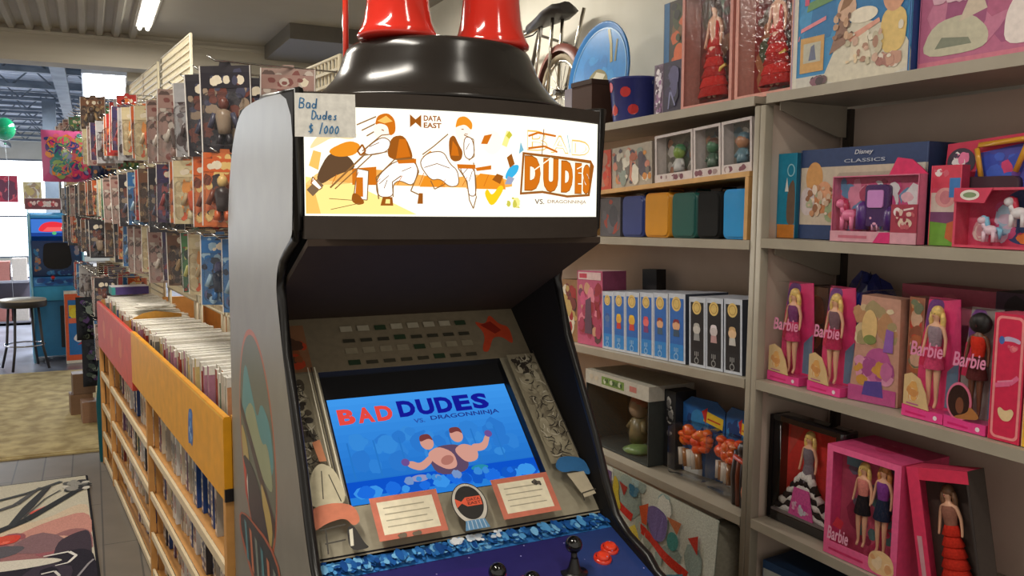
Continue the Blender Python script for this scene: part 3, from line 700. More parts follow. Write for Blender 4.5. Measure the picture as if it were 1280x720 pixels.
# ================================================================== black flared stand with the red legs on top
st = thing('display_stand', 'black flared plastic stand carrying two glossy red feet on top of the arcade cabinet', 'display stand', (.66, 1.65, 1.7695))
m = MB('satin')
pr = [(0, 0, 0), (.266, .219, .0), (.270, .222, .004), (.266, .219, .009), (.252, .209, .018), (.236, .200, .032), (.219, .193, .050), (.205, .188, .072), (.195, .184, .096), (.188, .180, .110), (.180, .175, .117), (.168, .166, .120), (0, 0, .1205)]
NS = 64; vs = []; fs = []
for a_, b__, z in pr:
    for i in range(NS): t = 2 * pi * i / NS; vs.append((a_ * cos(t) - .008 * z / .12, b__ * sin(t), z))
for k in range(len(pr) - 1):
    for i in range(NS): j = (i + 1) % NS; fs.append((k * NS + i, k * NS + j, (k + 1) * NS + j, (k + 1) * NS + i))
m.mesh(vs, fs, C(40, 36, 33), None, True); m.build('flared_base', st)
for s in (-1, 1):
    m = MB('shiny')
    m.lathe([(0, .121), (.074, .121), (.078, .124), (.079, .129), (.074, .138), (.067, .154), (.0615, .18), (.058, .22), (.057, .30), (.0565, .42), (.050, .432), (0, .434)], (s * .0995 - .014, -.055, 0), 36, C(206, 48, 36))
    m.build('foot', st, label='glossy red flared foot')
m = MB('shiny'); m.tube([(-.145, .205, .006), (-.145, .205, .45)], .0065, 10, C(220, 62, 44)); m.build('rod', st, label='thin red upright rod')
# ================================================================== wall shelving
XS, XB = 1.90, 2.24
TH = .022
def zt(y): return 1.929 + .010 * (2.05 - y) * (-1) if y > 2.05 else 1.931
def shelf_board(parent, name, y0, y1, z_at, ox, mat='shelf', lip=.03, x0=XS, x1=XB - .004, lab=None):
    m = MB(mat); P = [(x0, y0), (x1, y0), (x1, y1), (x0, y1)]
    top = [(x - ox[0], y - ox[1], z_at(y)) for x, y in P]; bot = [(x, y, z - TH) for x, y, z in top]
    m.mesh(top + bot, [(0, 1, 2, 3), (7, 6, 5, 4), (0, 4, 5, 1), (1, 5, 6, 2), (2, 6, 7, 3), (3, 7, 4, 0)], W)
    a, b_ = top[0], top[3]       # rolled front lip
    m.mesh([(a[0] - .006, a[1], a[2]), (a[0], a[1], a[2]), (a[0], a[1], a[2] - lip), (a[0] - .006, a[1], a[2] - lip),
            (b_[0] - .006, b_[1], b_[2]), (b_[0], b_[1], b_[2]), (b_[0], b_[1], b_[2] - lip), (b_[0] - .006, b_[1], b_[2] - lip)],
           [(0, 1, 2, 3), (4, 7, 6, 5), (0, 4, 5, 1), (1, 5, 6, 2), (2, 6, 7, 3), (3, 7, 4, 0)], W)
    return m.build(name, parent, label=lab)
def zc(a, slope): return lambda y: a - slope * (y - 2.05)
ZT = zc(1.930, .014); ZC = zc(1.473, .021); ZS = zc(1.020, .044); Z5 = zc(.555, .016); ZB = zc(.12, 0)
ZR = [zc(1.931, 0), zc(1.481, 0), zc(1.026, 0), zc(.566, 0), zc(.16, 0)]
def bay(label, y0, y1, levels, side_at=None):
    o = (XS, (y0 + y1) / 2)
    t = thing('shelving_bay', label, 'shelves', (o[0], o[1], 0), 0, 'wall shelving bays')
    m = MB('panel'); m.box(XB - o[0], XB + .02 - o[0], y0 - o[1], y1 - o[1], 0.02, 1.90, W); m.build('back_panel', t)
    for y in (y0 + .012, y1 - .012):
        m = MB('shelf'); m.rbox(-.004, .03, y - .0115 - o[1], y + .0115 - o[1], 0, 1.897, .003, W, axis='z'); m.build('upright', t)
    for y in (y0 + .05, y1 - .05):
        m = MB('metal'); m.box(XB - .02 - o[0], XB - o[0], y - .014 - o[1], y + .014 - o[1], .05, 1.9, C(58, 50, 44))
        for k in range(22): m.box(XB - .0215 - o[0], XB - .0195 - o[0], y - .004 - o[1], y + .004 - o[1], .12 + k * .08, .16 + k * .08, C(30, 26, 24))
        m.build('slotted_rail', t)
    for z in levels:
        shelf_board(t, 'shelf', y0 + .026, y1 - .026, z, o)
        for y in (y0 + .05, y1 - .05):
            m = MB('shelf'); zz = z(y) - TH - .001
            m.prism([(XS + .03 - o[0], zz), (XB - .022 - o[0], zz), (XB - .022 - o[0], zz - .10), (XB - .06 - o[0], zz - .10), (XS + .03 - o[0], zz - .028)], lambda a, c, d: (a, d, c), y - .002 - o[1], y + .002 - o[1], W)
            m.build('bracket', t)
    if side_at:
        m = MB('panel'); m.box(.03, XB - o[0] - .002, side_at - .006 - o[1], side_at + .002 - o[1], 0.02, 1.9, W); m.build('end_panel', t)
    return t
bay('beige metal shelving bay at the right, stacked with pink doll boxes', .86, 2.052, ZR, 2.048)
bay('beige metal shelving bay behind the arcade cabinet, holding spined boxes and carrying cases', 2.054, 4.05, [ZT, ZC, ZS, Z5, ZB])
# loose wooden riser standing on the case shelf
wr = thing('wooden_riser', 'pale wooden riser board holding small figure boxes above the carrying cases', 'shelf', (1.93, 2.11, ZC(2.11) + .001), 0)
m = MB('wood'); wc = C(206, 160, 100)
m.prism([(.0, 0), (.016, 0), (.016, .205), (0, .205)], lambda a, c, d: (d, a, c), -.02, .26, wc); m.build('side_board', wr)
m = MB('wood'); m.prism([(-.002, .206), (1.05, .206 - .058), (1.05, .223 - .058), (-.002, .223)], lambda a, c, d: (d, a, c), -.02, .26, wc); m.build('top_board', wr)
m = MB('wood'); m.prism([(1.03, -.02), (1.046, -.02), (1.046, .147), (1.03, .147)], lambda a, c, d: (d, a, c), -.02, .26, wc); m.build('side_board', wr)
ZW = lambda y: ZC(2.11) + .001 + .2235 - .0552 * (y - 2.11)

RZ = -pi / 2
def place(y_left, z, X=1.95, roll=0.0, turn=0.0):
    """front-left bottom corner of a thing that faces the aisle from the shelf"""
    return (X, y_left, z + .002), (0, -roll, RZ + turn)
def carton(name, label, cat, loc, rot, w, d, h, fcol, scol=None, tcol=None, art=None, group=None, mat='card', seam=True):
    m = MB(mat); scol = scol or fcol; tcol = tcol or scol
    m.box(0, w, 0, d, 0, h, scol, front=fcol, top=tcol)
    A = front(m, 0, mat)
    if art: art(A, w, h)
    e = tuple(min(1, c * 1.25 + .02) for c in fcol[:3]) + (1,)
    A.line([(0.001, 0), (0.001, h)], .002, e); A.line([(w - .001, 0), (w - .001, h)], .002, e)   # rubbed card edges
    if seam:                                       # tuck flap on the lid and a glued seam at the side
        T_ = Art(m, (0, 0, h), (1, 0, 0), (0, 1, 0), mat); T_.line([(.006, .004), (w - .006, .004), (w - .012, d * .45), (.012, d * .45), (.006, .004)], .0015, tuple(c * .7 for c in tcol[:3]) + (1,))
        L_ = Art(m, (0, d, 0), (0, -1, 0), (0, 0, 1), mat); L_.line([(d * .12, 0), (d * .12, h)], .0015, tuple(c * .75 for c in scol[:3]) + (1,))
    o = m.build(name, loc=loc, rot=rot)
    return tag(o, label, cat, group)

# ------------------------------------------------------------------ a small generic fashion doll, one continuous body
def doll_body():
    V_ = [(0, 0, .50), (0, 0, .62), (0, 0, .72), (0, 0, .80), (0, 0, .845), (0, -.004, .885), (0, -.004, .945),
          (.075, 0, .79), (.105, .005, .68), (.115, -.015, .57), (.118, -.03, .52), (-.075, 0, .79), (-.105, .005, .68), (-.115, -.015, .57), (-.118, -.03, .52),
          (.04, 0, .47), (.042, -.008, .27), (.04, 0, .07), (.04, -.03, .01), (-.04, 0, .47), (-.042, -.008, .27), (-.04, 0, .07), (-.04, -.03, .01)]
    R_ = [.062, .045, .058, .045, .018, .042, .046, .024, .019, .015, .012, .024, .019, .015, .012, .048, .031, .018, .018, .048, .031, .018, .018]
    E_ = [(0, 1), (1, 2), (2, 3), (3, 4), (4, 5), (5, 6), (3, 7), (7, 8), (8, 9), (9, 10), (3, 11), (11, 12), (12, 13), (13, 14), (0, 15), (15, 16), (16, 17), (17, 18), (0, 19), (19, 20), (20, 21), (21, 22)]
    me = bpy.data.meshes.new('d'); me.from_pydata(V_, E_, []); ob = bpy.data.objects.new('d', me); COL.objects.link(ob)
    ob.modifiers.new('s', 'SKIN'); ob.modifiers.new('b', 'SUBSURF').levels = 1
    for i, sv in enumerate(me.skin_vertices[0].data): sv.radius = (R_[i], R_[i] * .85); sv.use_root = (i == 0)
    r = bpy.data.meshes.new_from_object(ob.evaluated_get(bpy.context.evaluated_depsgraph_get()))
    vs = [tuple(v.co) for v in r.vertices]; fs = [tuple(p.vertices) for p in r.polygons]
    bpy.data.objects.remove(ob); bpy.data.meshes.remove(me); bpy.data.meshes.remove(r)
    return vs, fs
DV, DF = doll_body()
def doll(parent, x, y, z, h, skin, hair, top, skirt, gown=None, hairw=1.0, rotx=0.0, group=None, flat=.78):
    X = Matrix.Translation((x, y, z)) @ Matrix.Rotation(rotx, 4, 'Y')
    def T_(p): return X @ (Vector(p) * h)
    m = MB('skin'); m.mesh([T_(p) for p in DV], DF, skin, None, True)
    fc = [(-.016, -.052, .925), (.016, -.052, .925)]
    for q in fc: m.ball(T_(q), (.006 * h, .004 * h, .004 * h), C(50, 40, 40), None, 6, 4)
    m.ball(T_((0, -.053, .898)), (.009 * h, .004 * h, .004 * h), C(200, 70, 90), None, 6, 4); m.ball(T_((0, -.056, .912)), (.005 * h, .006 * h, .007 * h), skin, None, 6, 4)
    o = m.build('doll', parent)
    m = MB('hair')
    m.ball(T_((0, .012, .935)), (.06 * h * hairw, .052 * h * hairw, .062 * h * hairw), hair, None, 12, 8)
    if hairw > 1.3: m.ball(T_((0, .012, .92)), (.115 * h, .06 * h, .10 * h), hair, None, 12, 8)
    else:
        for s in (-1, 1): m.tube([T_((s * .05, .01, .93)), T_((s * .062, .012, .86)), T_((s * .055, .02, .78)), T_((s * .05, .02, .72))], [.022 * h, .026 * h, .024 * h, .006 * h], 8, hair)
    m.build('hair', o)
    m = MB('fabric'); c0 = Matrix.Translation(T_((0, 0, 0)))
    def ring(prof, col): 
        q = [(r * h, zz * h) for r, zz in prof]; n = 16; vs = []; fs = []
        for r, zz in q:
            for i in range(n): a = 2 * pi * i / n; vs.append(X @ Vector((r * cos(a), r * flat * sin(a), zz)))
        for k in range(len(q) - 1):
            for i in range(n): j = (i + 1) % n; fs.append((k * n + i, k * n + j, (k + 1) * n + j, (k + 1) * n + i))
        m.mesh(vs, fs, col, None, True)
    ring([(.056, .60), (.066, .68), (.076, .74), (.070, .79), (.06, .80)], top)
    if gown:
        n_ = 6
        for k in range(n_): ring([(.062 + (gown - .06) * (k / n_) ** 1.1, .62 - k * .6 / n_), (.085 + (gown - .06) * ((k + 1) / n_) ** 1.1, .62 - (k + 1) * .6 / n_ + .01), (.07 + (gown - .06) * ((k + 1) / n_) ** 1.1, .62 - (k + 1) * .6 / n_)], skirt[k % len(skirt)] if isinstance(skirt, list) else skirt)
    else: ring([(.058, .61), (.078, .52), (.10, .40), (.096, .39)], skirt)
    m.build('outfit', o)
    return o
SK, SK2, BLD, BLK, PK = C(226, 172, 140), C(110, 66, 46), C(226, 190, 110), C(22, 18, 18), C(226, 60, 120)

# ================================================================== TOP SHELF
# blue dotted tin
yb, zb = 2.93, ZT(2.93)
t = thing('tin_bucket', 'blue tapered tin bucket with red dots at the left end of the top shelf', 'bucket', (2.035, yb, zb + .002), 0)
m = MB('gloss'); bu = C(52, 60, 128)
m.lathe([(0, 0), (.092, 0), (.094, .006), (.112, .17), (.116, .172), (.116, .18), (.109, .18), (.107, .17), (.088, .01), (0, .01)], (0, 0, 0), 32, bu)
def on_bucket(ang, zz, e): 
    r = .0935 + .018 * zz / .17 + e; a = radians(180 + ang); return Vector((r * cos(a), r * sin(a), zz))
for ang, zz in ((-62, .135), (-18, .145), (-5, .05), (-50, .045), (30, .12), (48, .05)):
    pts = [on_bucket(ang + 13 * cos(q * pi / 5), zz + .021 * sin(q * pi / 5), .0016) for q in range(10)]; m.face(pts, C(196, 44, 44))
for k in range(14): m.face([on_bucket(-60 + k * 4.2, .07 - .03 * sin(k * pi / 13) , .002), on_bucket(-56 + k * 4.2, .07 - .03 * sin((k + 1) * pi / 13), .002), on_bucket(-56 + k * 4.2, .062 - .03 * sin((k + 1) * pi / 13), .002), on_bucket(-60 + k * 4.2, .062 - .03 * sin(k * pi / 13), .002)], C(214, 110, 74))
m.build('pail', t)
m = MB('chrome'); m.tube([(0, .113 * cos(q * pi / 12), .165 - .05 * sin(q * pi / 12)) for q in range(13)], .0022, 6, C(190, 190, 190)); m.build('handle', t)
# big round tray leaning on the wall
t = thing('round_tray', 'big round blue picture tray leaning upright behind the blue tin bucket', 'tray', (2.13, 3.40, 1.9145), (0, radians(6), 0))
m = MB('gloss'); m.lathe([(0, 0), (.232, 0), (.255, .012), (.26, .022), (.254, .024), (.232, .012), (0, .010)], (0, 0, 0), 48, C(40, 120, 190), X=Matrix.Rotation(radians(-90), 3, 'Y'))
for v in range(len(m.v)): m.v[v] = (m.v[v][0], m.v[v][1], m.v[v][2] + .262)
A = Art(m, (-.0125, 0, .262), (0, -1, 0), (0, 0, 1), 'gloss', e0=.0012)
A.blob(0, 0, .228, .228, C(36, 128, 198), 40); A.speckle(-.15, -.15, .15, .15, [C(46, 140, 206), C(30, 116, 186)], 26, .05, 3)
A.poly([(-.12, -.18), (-.10, .0), (-.02, .05), (.07, .02), (.10, -.06), (.09, -.20)], C(126, 118, 72)); A.poly([(-.07, -.02), (-.02, .03), (.06, .01), (.02, -.04)], C(206, 200, 176)); A.poly([(-.08, -.2), (-.05, -.06), (.05, -.06), (.07, -.22)], C(84, 72, 48))
A.line([(.10, .06), (.08, .15), (.05, .22)], .02, C(160, 150, 96)); A.line([(.13, .06), (.13, .16)], .014, C(120, 120, 90)); A.ring(0, 0, .232, .232, .007, C(120, 170, 210), 40)
m.build('tray', t)
# clear-sided bin at the very end
t = thing('storage_bin', 'dark brown storage bin with a shiny silvery side left of the blue dotted bucket', 'bin', (1.93, 3.20, ZT(3.2) + .002), 0)
m = MB('matte'); m.prism([(0, -.09), (.13, -.09), (.13, .075), (0, .075)], lambda a, c, d: (a, c, d), 0, .20, C(70, 48, 38)); m.box(-.004, .134, -.094, .08, .185, .205, C(60, 42, 34)); m.build('box', t)
m = MB('shiny'); m.prism([(-.0, .077), (.12, .077), (.11, .18), (.06, .19), (.0, .14)], lambda a, c, d: (a, c, d), .0, .185, C(150, 144, 156)); m.build('pouch', t, label='shiny silvery curved side')
# small brown bear-coloured tub, sparkly box, tall blue storybook box
t = thing('wicker_tub', 'small brown and dark green tub behind the sparkly purple box on the top shelf', 'tub', (2.185, 2.86, ZT(2.86) + .002), 0); t.scale = (.6, .6, 1)
m = MB('fabric'); m.lathe([(0, 0), (.065, 0), (.07, .06), (.066, .13), (.072, .14), (.072, .2), (.066, .205), (0, .2)], (0, 0, 0), 22, [C(50, 52, 40)] * 3 + [C(110, 74, 54)] * 4); m.build('tub', t)
def a_spark(A, w, h):
    A.rect(0, 0, .055, h, C(120, 100, 120)); A.speckle(0, 0, .055, h, [C(210, 200, 214), C(150, 110, 150), C(90, 70, 90), C(230, 224, 230)], 60, .011, 4)
    A.speckle(.06, 0, w, h, [C(54, 40, 74), C(40, 36, 60), C(84, 80, 120)], 14, .03, 5); A.line([(.09, .02), (.10, .09), (.13, .03)], .007, C(130, 130, 170))
l, r = place(2.70, ZT(2.7), 1.96, .014); carton('gift_box', 'narrow sparkly purple box standing beside the red window box on the top shelf', 'box', l, r, .165, .08, .195, C(44, 34, 60), C(130, 120, 140), art=a_spark)
def a_tall(A, w, h):
    A.rect(0, 0, .034, h, C(28, 98, 150)); A.speckle(.036, 0, w, h, [C(64, 70, 34), C(200, 90, 30), C(50, 40, 32), C(120, 84, 40), C(34, 30, 26)], 60, .03, 6); A.blob(.10, h * .55, .034, .04, C(214, 96, 30))
l, r = place(2.80, ZT(2.8), 2.075, .014); carton('storybook_box', 'tall blue-spined box with orange and green artwork behind the sparkly purple box', 'box', l, r, .19, .06, .46, C(60, 50, 36), C(28, 98, 150), art=a_tall)
# window boxes with red-gowned dolls
def window_box(name, label, loc, rot, w, d, h, frame, inner, fill, fw=.014, group=None, cat='boxed doll', printed=None):
    t = thing(name, label, cat, loc, rot, group)
    m = MB('card')
    m.box(0, w, d - .004, d, 0, h, inner); m.box(0, .003, 0, d, 0, h, frame); m.box(w - .003, w, 0, d, 0, h, frame); m.box(.003, w - .003, 0, d, 0, .003, frame); m.box(.003, w - .003, 0, d, h - .003, h, frame)
    for a in ((0, fw, 0, h), (w - fw, w, 0, h), (fw, w - fw, 0, fw), (fw, w - fw, h - fw, h)): m.box(a[0], a[1], -.001, .0015, a[2], a[3], frame)
    A = Art(m, (0, d - .0045, 0), (1, 0, 0), (0, 0, 1), 'card', e0=.0004)
    if printed: printed(A, w, h)
    m.build('carton', t); fill(t, w, d, h)
    m = MB('clear'); m.face([(fw - .002, .002, fw - .002), (w - fw + .002, .002, fw - .002), (w - fw + .002, .002, h - fw + .002), (fw - .002, .002, h - fw + .002)], W); m.build('window', t)
    return t
RDG = C(170, 36, 32)
def f_red(dx):
    def f(t, w, d, h):
        doll(t, w * dx, d * .42, .03, h * .82, SK, C(60, 36, 28), C(200, 46, 40), [C(196, 44, 38), C(170, 36, 32)], gown=.20, flat=.45)
        m = MB('shiny'); m.ball((w * .62, .03, .075), (.024, .016, .02), C(240, 232, 214)); m.tube([(w * .6, .03, .09), (w * .68, .025, .13), (w * .75, .03, .14)], .006, 8, C(220, 180, 80)); m.build('ornament', t)
    return f
def p_red(sd):
    def f(A, w, h): A.speckle(0, 0, w, h, [C(140, 40, 34), C(110, 36, 32), C(176, 56, 46), C(90, 66, 46), C(180, 116, 76), C(80, 92, 66)], 70, .034, sd)
    return f
l, r = place(2.51, ZT(2.51), 1.94, .014); window_box('doll_box', 'red window box with a red-gowned doll on the top shelf beside the sparkly purple box', l, r, .27, .085, .42, C(206, 140, 128), C(110, 40, 32), f_red(.5), printed=p_red(1))
l, r = place(2.225, ZT(2.2), 1.94, .014); window_box('doll_box', 'red window box with a red-gowned doll on the top shelf beside the big blue carton', l, r, .265, .085, .40, C(214, 150, 136), C(140, 34, 30), f_red(.58), printed=p_red(2))
def a_bluebox(A, w, h):
    A.speckle(0, h * .4, w, h, [C(60, 134, 186), C(72, 150, 200), C(54, 122, 176)], 26, .06, 3)
    A.rect(0, 0, w, h * .12, C(206, 202, 192)); A.poly([(w * .26, .0), (w * .36, h * .28), (w * .5, h * .62), (w * .8, h * .5), (w, h * .3), (w, 0)], C(214, 206, 186))
    A.rect(.0, 0, .016, h, C(220, 214, 200)); A.rect(w * .07, h * .16, w * .29, h * .52, C(206, 160, 96)); A.rect(w * .10, h * .26, w * .26, h * .46, C(190, 186, 168)); A.poly([(w * .15, h * .28), (w * .17, h * .42), (w * .2, h * .44), (w * .22, h * .28)], C(110, 116, 140))
    A.poly([(w * .07, h * .58), (w * .3, h * .66), (w * .3, h * .70), (w * .07, h * .62)], C(226, 140, 150)); A.line([(w * .06, h * .55), (w * .05, h * .5)], .004, C(226, 140, 150))
    A.poly([(w * .12, h * .78), (w * .46, h * .86), (w * .46, h * .94), (w * .13, h * .87)], C(110, 150, 100)); A.poly([(w * .1, h * .85), (w * .14, h * .85), (w * .14, h * .97), (w * .1, h * .97)], C(206, 90, 120))
    A.poly([(w * .34, h * .3), (w * .42, h * .62), (w * .50, h * .66), (w * .48, h * .38)], C(150, 116, 100)); A.blob(w * .48, h * .72, .034, .038, C(214, 176, 150)); A.poly([(w * .42, h * .7), (w * .46, h * .84), (w * .54, h * .80), (w * .5, h * .74)], C(150, 110, 80))
    A.blob(w * .62, h * .62, .05, .022, C(236, 226, 206)); A.poly([(w * .52, h * .2), (w * .54, h * .46), (w * .64, h * .52), (w * .7, h * .2)], C(226, 214, 190)); A.poly([(w * .5, h * .44), (w * .75, h * .56), (w * .76, h * .52), (w * .52, h * .38)], C(222, 160, 140))
    A.poly([(w * .78, h * .2), (w * .76, h * .56), (w * .86, h * .66), (w * .97, h * .56), (w * .95, h * .22)], C(222, 190, 120)); A.blob(w * .86, h * .74, .036, .045, C(216, 160, 130)); A.poly([(w * .76, h * .78), (w * .8, h * .95), (w * .94, h * .95), (w * .96, h * .76), (w * .86, h * .84)], C(200, 140, 90))
    A.speckle(w * .72, h * .06, w * .97, h * .24, [C(170, 120, 110), C(226, 214, 200), C(196, 150, 130)], 16, .018, 5); A.speckle(w * .17, .0, w * .34, h * .12, [C(110, 84, 90), C(140, 96, 110), C(80, 66, 70)], 14, .018, 8)
    A.rect(w - .006, 0, w, h, C(40, 60, 130))
    A.speckle(w * .4, h * .12, w * .95, h * .5, [C(226, 216, 196), C(206, 170, 150), C(196, 186, 160), C(170, 130, 110), C(230, 206, 170)], 26, .010, 12); A.speckle(w * .36, h * .4, w * .56, h * .7, [C(160, 120, 96), C(206, 170, 140), C(120, 90, 76), C(190, 150, 120)], 14, .009, 13)
l, r = place(1.955, 1.931, 1.93); carton('toy_box', 'big blue toy carton picturing children at play with an orange inset on the top shelf', 'box', l, r, .415, .14, .285, C(64, 140, 192), C(44, 70, 130), C(90, 130, 170), a_bluebox)
def a_horse(A, w, h):
    A.rect(0, 0, w, .02, C(206, 120, 140)); A.speckle(0, .02, w, h, [C(180, 96, 130), C(196, 120, 150), C(160, 84, 124)], 24, .07, 3)
    A.poly([(.0, .03), (w * .08, h * .45), (w * .3, h * .50), (w * .42, h * .3), (w * .4, .03)], C(196, 190, 166)); A.poly([(w * .1, .05), (w * .14, h * .3), (w * .3, h * .26), (w * .32, .05)], C(130, 134, 116)); A.poly([(w * .24, h * .42), (w * .3, h * .66), (w * .36, h * .68), (w * .4, h * .5)], C(206, 190, 170))
    A.poly([(w * .5, .03), (w * .5, h * .4), (w * .56, h * .6), (w * .66, h * .6), (w * .7, h * .35), (w * .7, .03)], C(232, 220, 214)); A.blob(w * .6, h * .7, .03, .04, C(220, 170, 140)); A.poly([(w * .53, h * .6), (w * .55, h * .86), (w * .68, h * .86), (w * .7, h * .56), (w * .65, h * .72)], C(110, 70, 56))
    A.poly([(w * .7, .04), (w * .74, h * .5), (w, h * .55), (w, .06)], C(96, 126, 176)); A.speckle(w * .72, .06, w, h * .3, [C(226, 220, 224), C(214, 150, 120), C(130, 150, 190)], 14, .03, 6); A.poly([(w * .76, h * .5), (w * .8, h * .72), (w, h * .78), (w, h * .56)], C(226, 176, 60)); A.poly([(w * .8, h * .62), (w * .82, h * .9), (w, h * .95), (w, h * .68)], C(210, 60, 40))
    A.speckle(w * .05, h * .6, w * .34, h * .78, [C(226, 190, 200), C(214, 170, 186)], 16, .016, 2)
l, r = place(1.532, 1.931, 1.95); carton('toy_box', 'pink and purple toy carton picturing a white pony on the top shelf', 'box', l, r, .46, .13, .255, C(186, 104, 138), C(34, 44, 110), C(150, 90, 120), a_horse)

# ================================================================== WOODEN RISER: small figure boxes
def fig(parent, x, y, z, h, pal, seed=0):
    """small generic figure: round head, body, arms and legs in one lump"""
    R = random.Random(seed); a, b_, c = pal
    m = MB('plastic'); m.ball((x, y, z + h * .74), (h * .2, h * .17, h * .2), a); m.lathe([(0, .1), (h * .16, h * .12), (h * .17, h * .3), (h * .12, h * .55), (0, h * .58)], (x, y, z), 12, b_)
    for s in (-1, 1):
        m.tube([(x + s * h * .14, y, z + h * .5), (x + s * h * .24, y - h * .05, z + h * .34)], h * .05, 7, b_); m.tube([(x + s * h * .08, y, z + h * .2), (x + s * h * .1, y, z + .002)], h * .06, 7, c)
    m.ball((x, y + h * .03, z + h * .82), (h * .21, h * .17, h * .17), c); m.build('figure', parent)
def figure_box(label, y, w, h, X, frame, inner, pal, seed, printed=None, d=.09, header=None, z=None, roll=.055, group='figure boxes on the wooden riser', fw=.01):
    l, r = place(y, (z if z is not None else ZW)(y), X, roll)
    def fill(t, w, d, h): fig(t, w * .5, d * .5, .012, h * .72, pal, seed)
    t = window_box('figure_box', label, l, r, w, d, h, frame, inner, fill, fw, group, 'boxed figure', printed)
    if header:
        m = MB('card'); m.box(.0, w, -.0025, -.0012, h * header[1], h * header[2], header[0]); A = front(m, -.0026); A.speckle(.004, h * header[1] + .002, w - .004, h * header[2] - .002, header[3], 10, .012, seed); m.build('header_card', t)
    return t
def a_small(pal, n, s, sd):
    def f(A, w, h): A.speckle(0, 0, w, h, pal, n, s, sd)
    return f
l, r = place(3.075, ZW(3.075), 1.94, .055); carton('toy_box', 'orange-red toy box at the left end of the wooden riser', 'box', l, r, .115, .1, .165, C(190, 70, 44), C(120, 50, 36), art=a_small([C(196, 60, 36), C(170, 120, 100), C(200, 90, 60), C(150, 110, 100)], 20, .024, 2))
l, r = place(2.95, ZW(2.95), 1.94, .055); carton('toy_box', 'grey illustrated toy box on the wooden riser right of the orange-red box', 'box', l, r, .275, .1, .165, C(170, 160, 146), C(140, 130, 120), art=a_small([C(196, 190, 176), C(120, 112, 104), C(206, 140, 70), C(170, 100, 80), C(90, 80, 90), C(140, 150, 140), C(220, 214, 200), C(200, 130, 110)], 60, .026, 3))
GH = [C(206, 196, 196), C(120, 70, 84), C(160, 140, 140)]
for i, (y, w, lab, pal) in enumerate(((2.655, .225, 'clear-windowed figure box with a lime green figure on the wooden riser', (C(120, 150, 60), C(196, 196, 196), C(60, 120, 80))), (2.425, .145, 'clear-windowed figure box with a dark green figure, mid wooden riser', (C(60, 110, 80), C(70, 96, 80), C(90, 60, 50))), (2.275, .148, 'clear-windowed figure box with a pale blue figure at the right end of the wooden riser', (C(170, 120, 90), C(96, 130, 146), C(80, 110, 126))))):
    figure_box(lab, y, w, .178, 1.94, C(206, 196, 194), C(120, 114, 106), pal, i + 5, a_small([C(100, 96, 90), C(150, 144, 134), C(80, 96, 84), C(170, 120, 96), C(190, 186, 180), C(90, 110, 120), C(60, 56, 56)], 40, .022, i), .055, header=(C(206, 196, 194), .0, .17, GH))
    # ^ printed sill along the bottom of each box

# ================================================================== CARRYING CASES on the shelf below the riser
def case(y, w, h, col, label, mat='plastic', X=1.935):
    l, r = place(y, ZC(y), X, .021)
    t = thing('carrying_case', label, 'case', l, r, 'carrying cases under the wooden riser')
    m = MB(mat); m.rbox(0.003, w - .003, .006, .184, 0.0, h, .022, col, n=6); m.rbox(.010, w - .010, 0, .19, .008, h - .008, .018, col, n=6); m.build('shell', t)
    m = MB(mat); m.tube([(w / 2, .06, h), (w / 2, .065, h + .012), (w / 2, .125, h + .012), (w / 2, .13, h)], .004, 8, col); m.build('handle', t)
    return t
case(2.873, .153, .162, C(48, 62, 124), 'dark navy blue carrying case left of the orange one')
case(2.716, .16, .17, C(206, 140, 28), 'orange yellow carrying case')
case(2.546, .142, .164, C(22, 84, 78), 'dark green carrying case right of the orange one')
case(2.398, .125, .165, C(10, 9, 9), 'black carrying case between the green and the bright blue ones', 'matte')
case(2.262, .13, .168, C(34, 146, 214), 'bright blue glossy carrying case at the right end', 'shiny')
l, r = place(3.03, ZC(3.03), 1.935, .021); carton('game_box', 'dim grey box with a red spot left of the navy carrying case', 'box', l, r, .15, .15, .16, C(84, 80, 84), art=a_small([C(70, 68, 74), C(150, 64, 50), C(94, 90, 96)], 12, .03, 3))

# ================================================================== SPINED BOXES
BLU, BL2 = C(44, 104, 186), C(46, 132, 206)
def spine(y, w, h, base, pal, label, sd, group):
    def art(A, w, h):
        A.rect(.007, .010, w - .010, h - .018, base[0]); A.rect(.007, .010, w - .010, h * .27, base[1])
        A.blob(w * .46, h * .85, w * .28, w * .28, C(222, 190, 112), 16); A.ring(w * .46, h * .85, w * .2, w * .2, .003, C(180, 140, 70), 14)
        A.blob(w * .46, h * .54, w * .23, w * .22, pal[0], 12); A.poly([(w * .28, h * .38), (w * .3, h * .48), (w * .62, h * .48), (w * .66, h * .38)], pal[1]); A.poly([(w * .26, h * .56), (w * .3, h * .63), (w * .62, h * .63), (w * .66, h * .56), (w * .46, h * .60)], pal[2])
        A.line([(w * .36, h * .16), (w * .36, h * .22)], .004, pal[3]); A.line([(w * .46, h * .14), (w * .46, h * .22)], .004, pal[3]); A.line([(w * .56, h * .16), (w * .56, h * .22)], .004, pal[3]); A.ring(w * .46, h * .09, w * .14, w * .14, .004, pal[3], 12)
    l, r = place(y, ZS(y), 1.925, .044)
    return carton('spined_box', label, 'boxed figure', l, r, w, .2, h, C(196, 202, 214), C(60, 66, 80), C(180, 184, 196), art, group)
FL = C(224, 170, 130); LB = C(150, 190, 226)
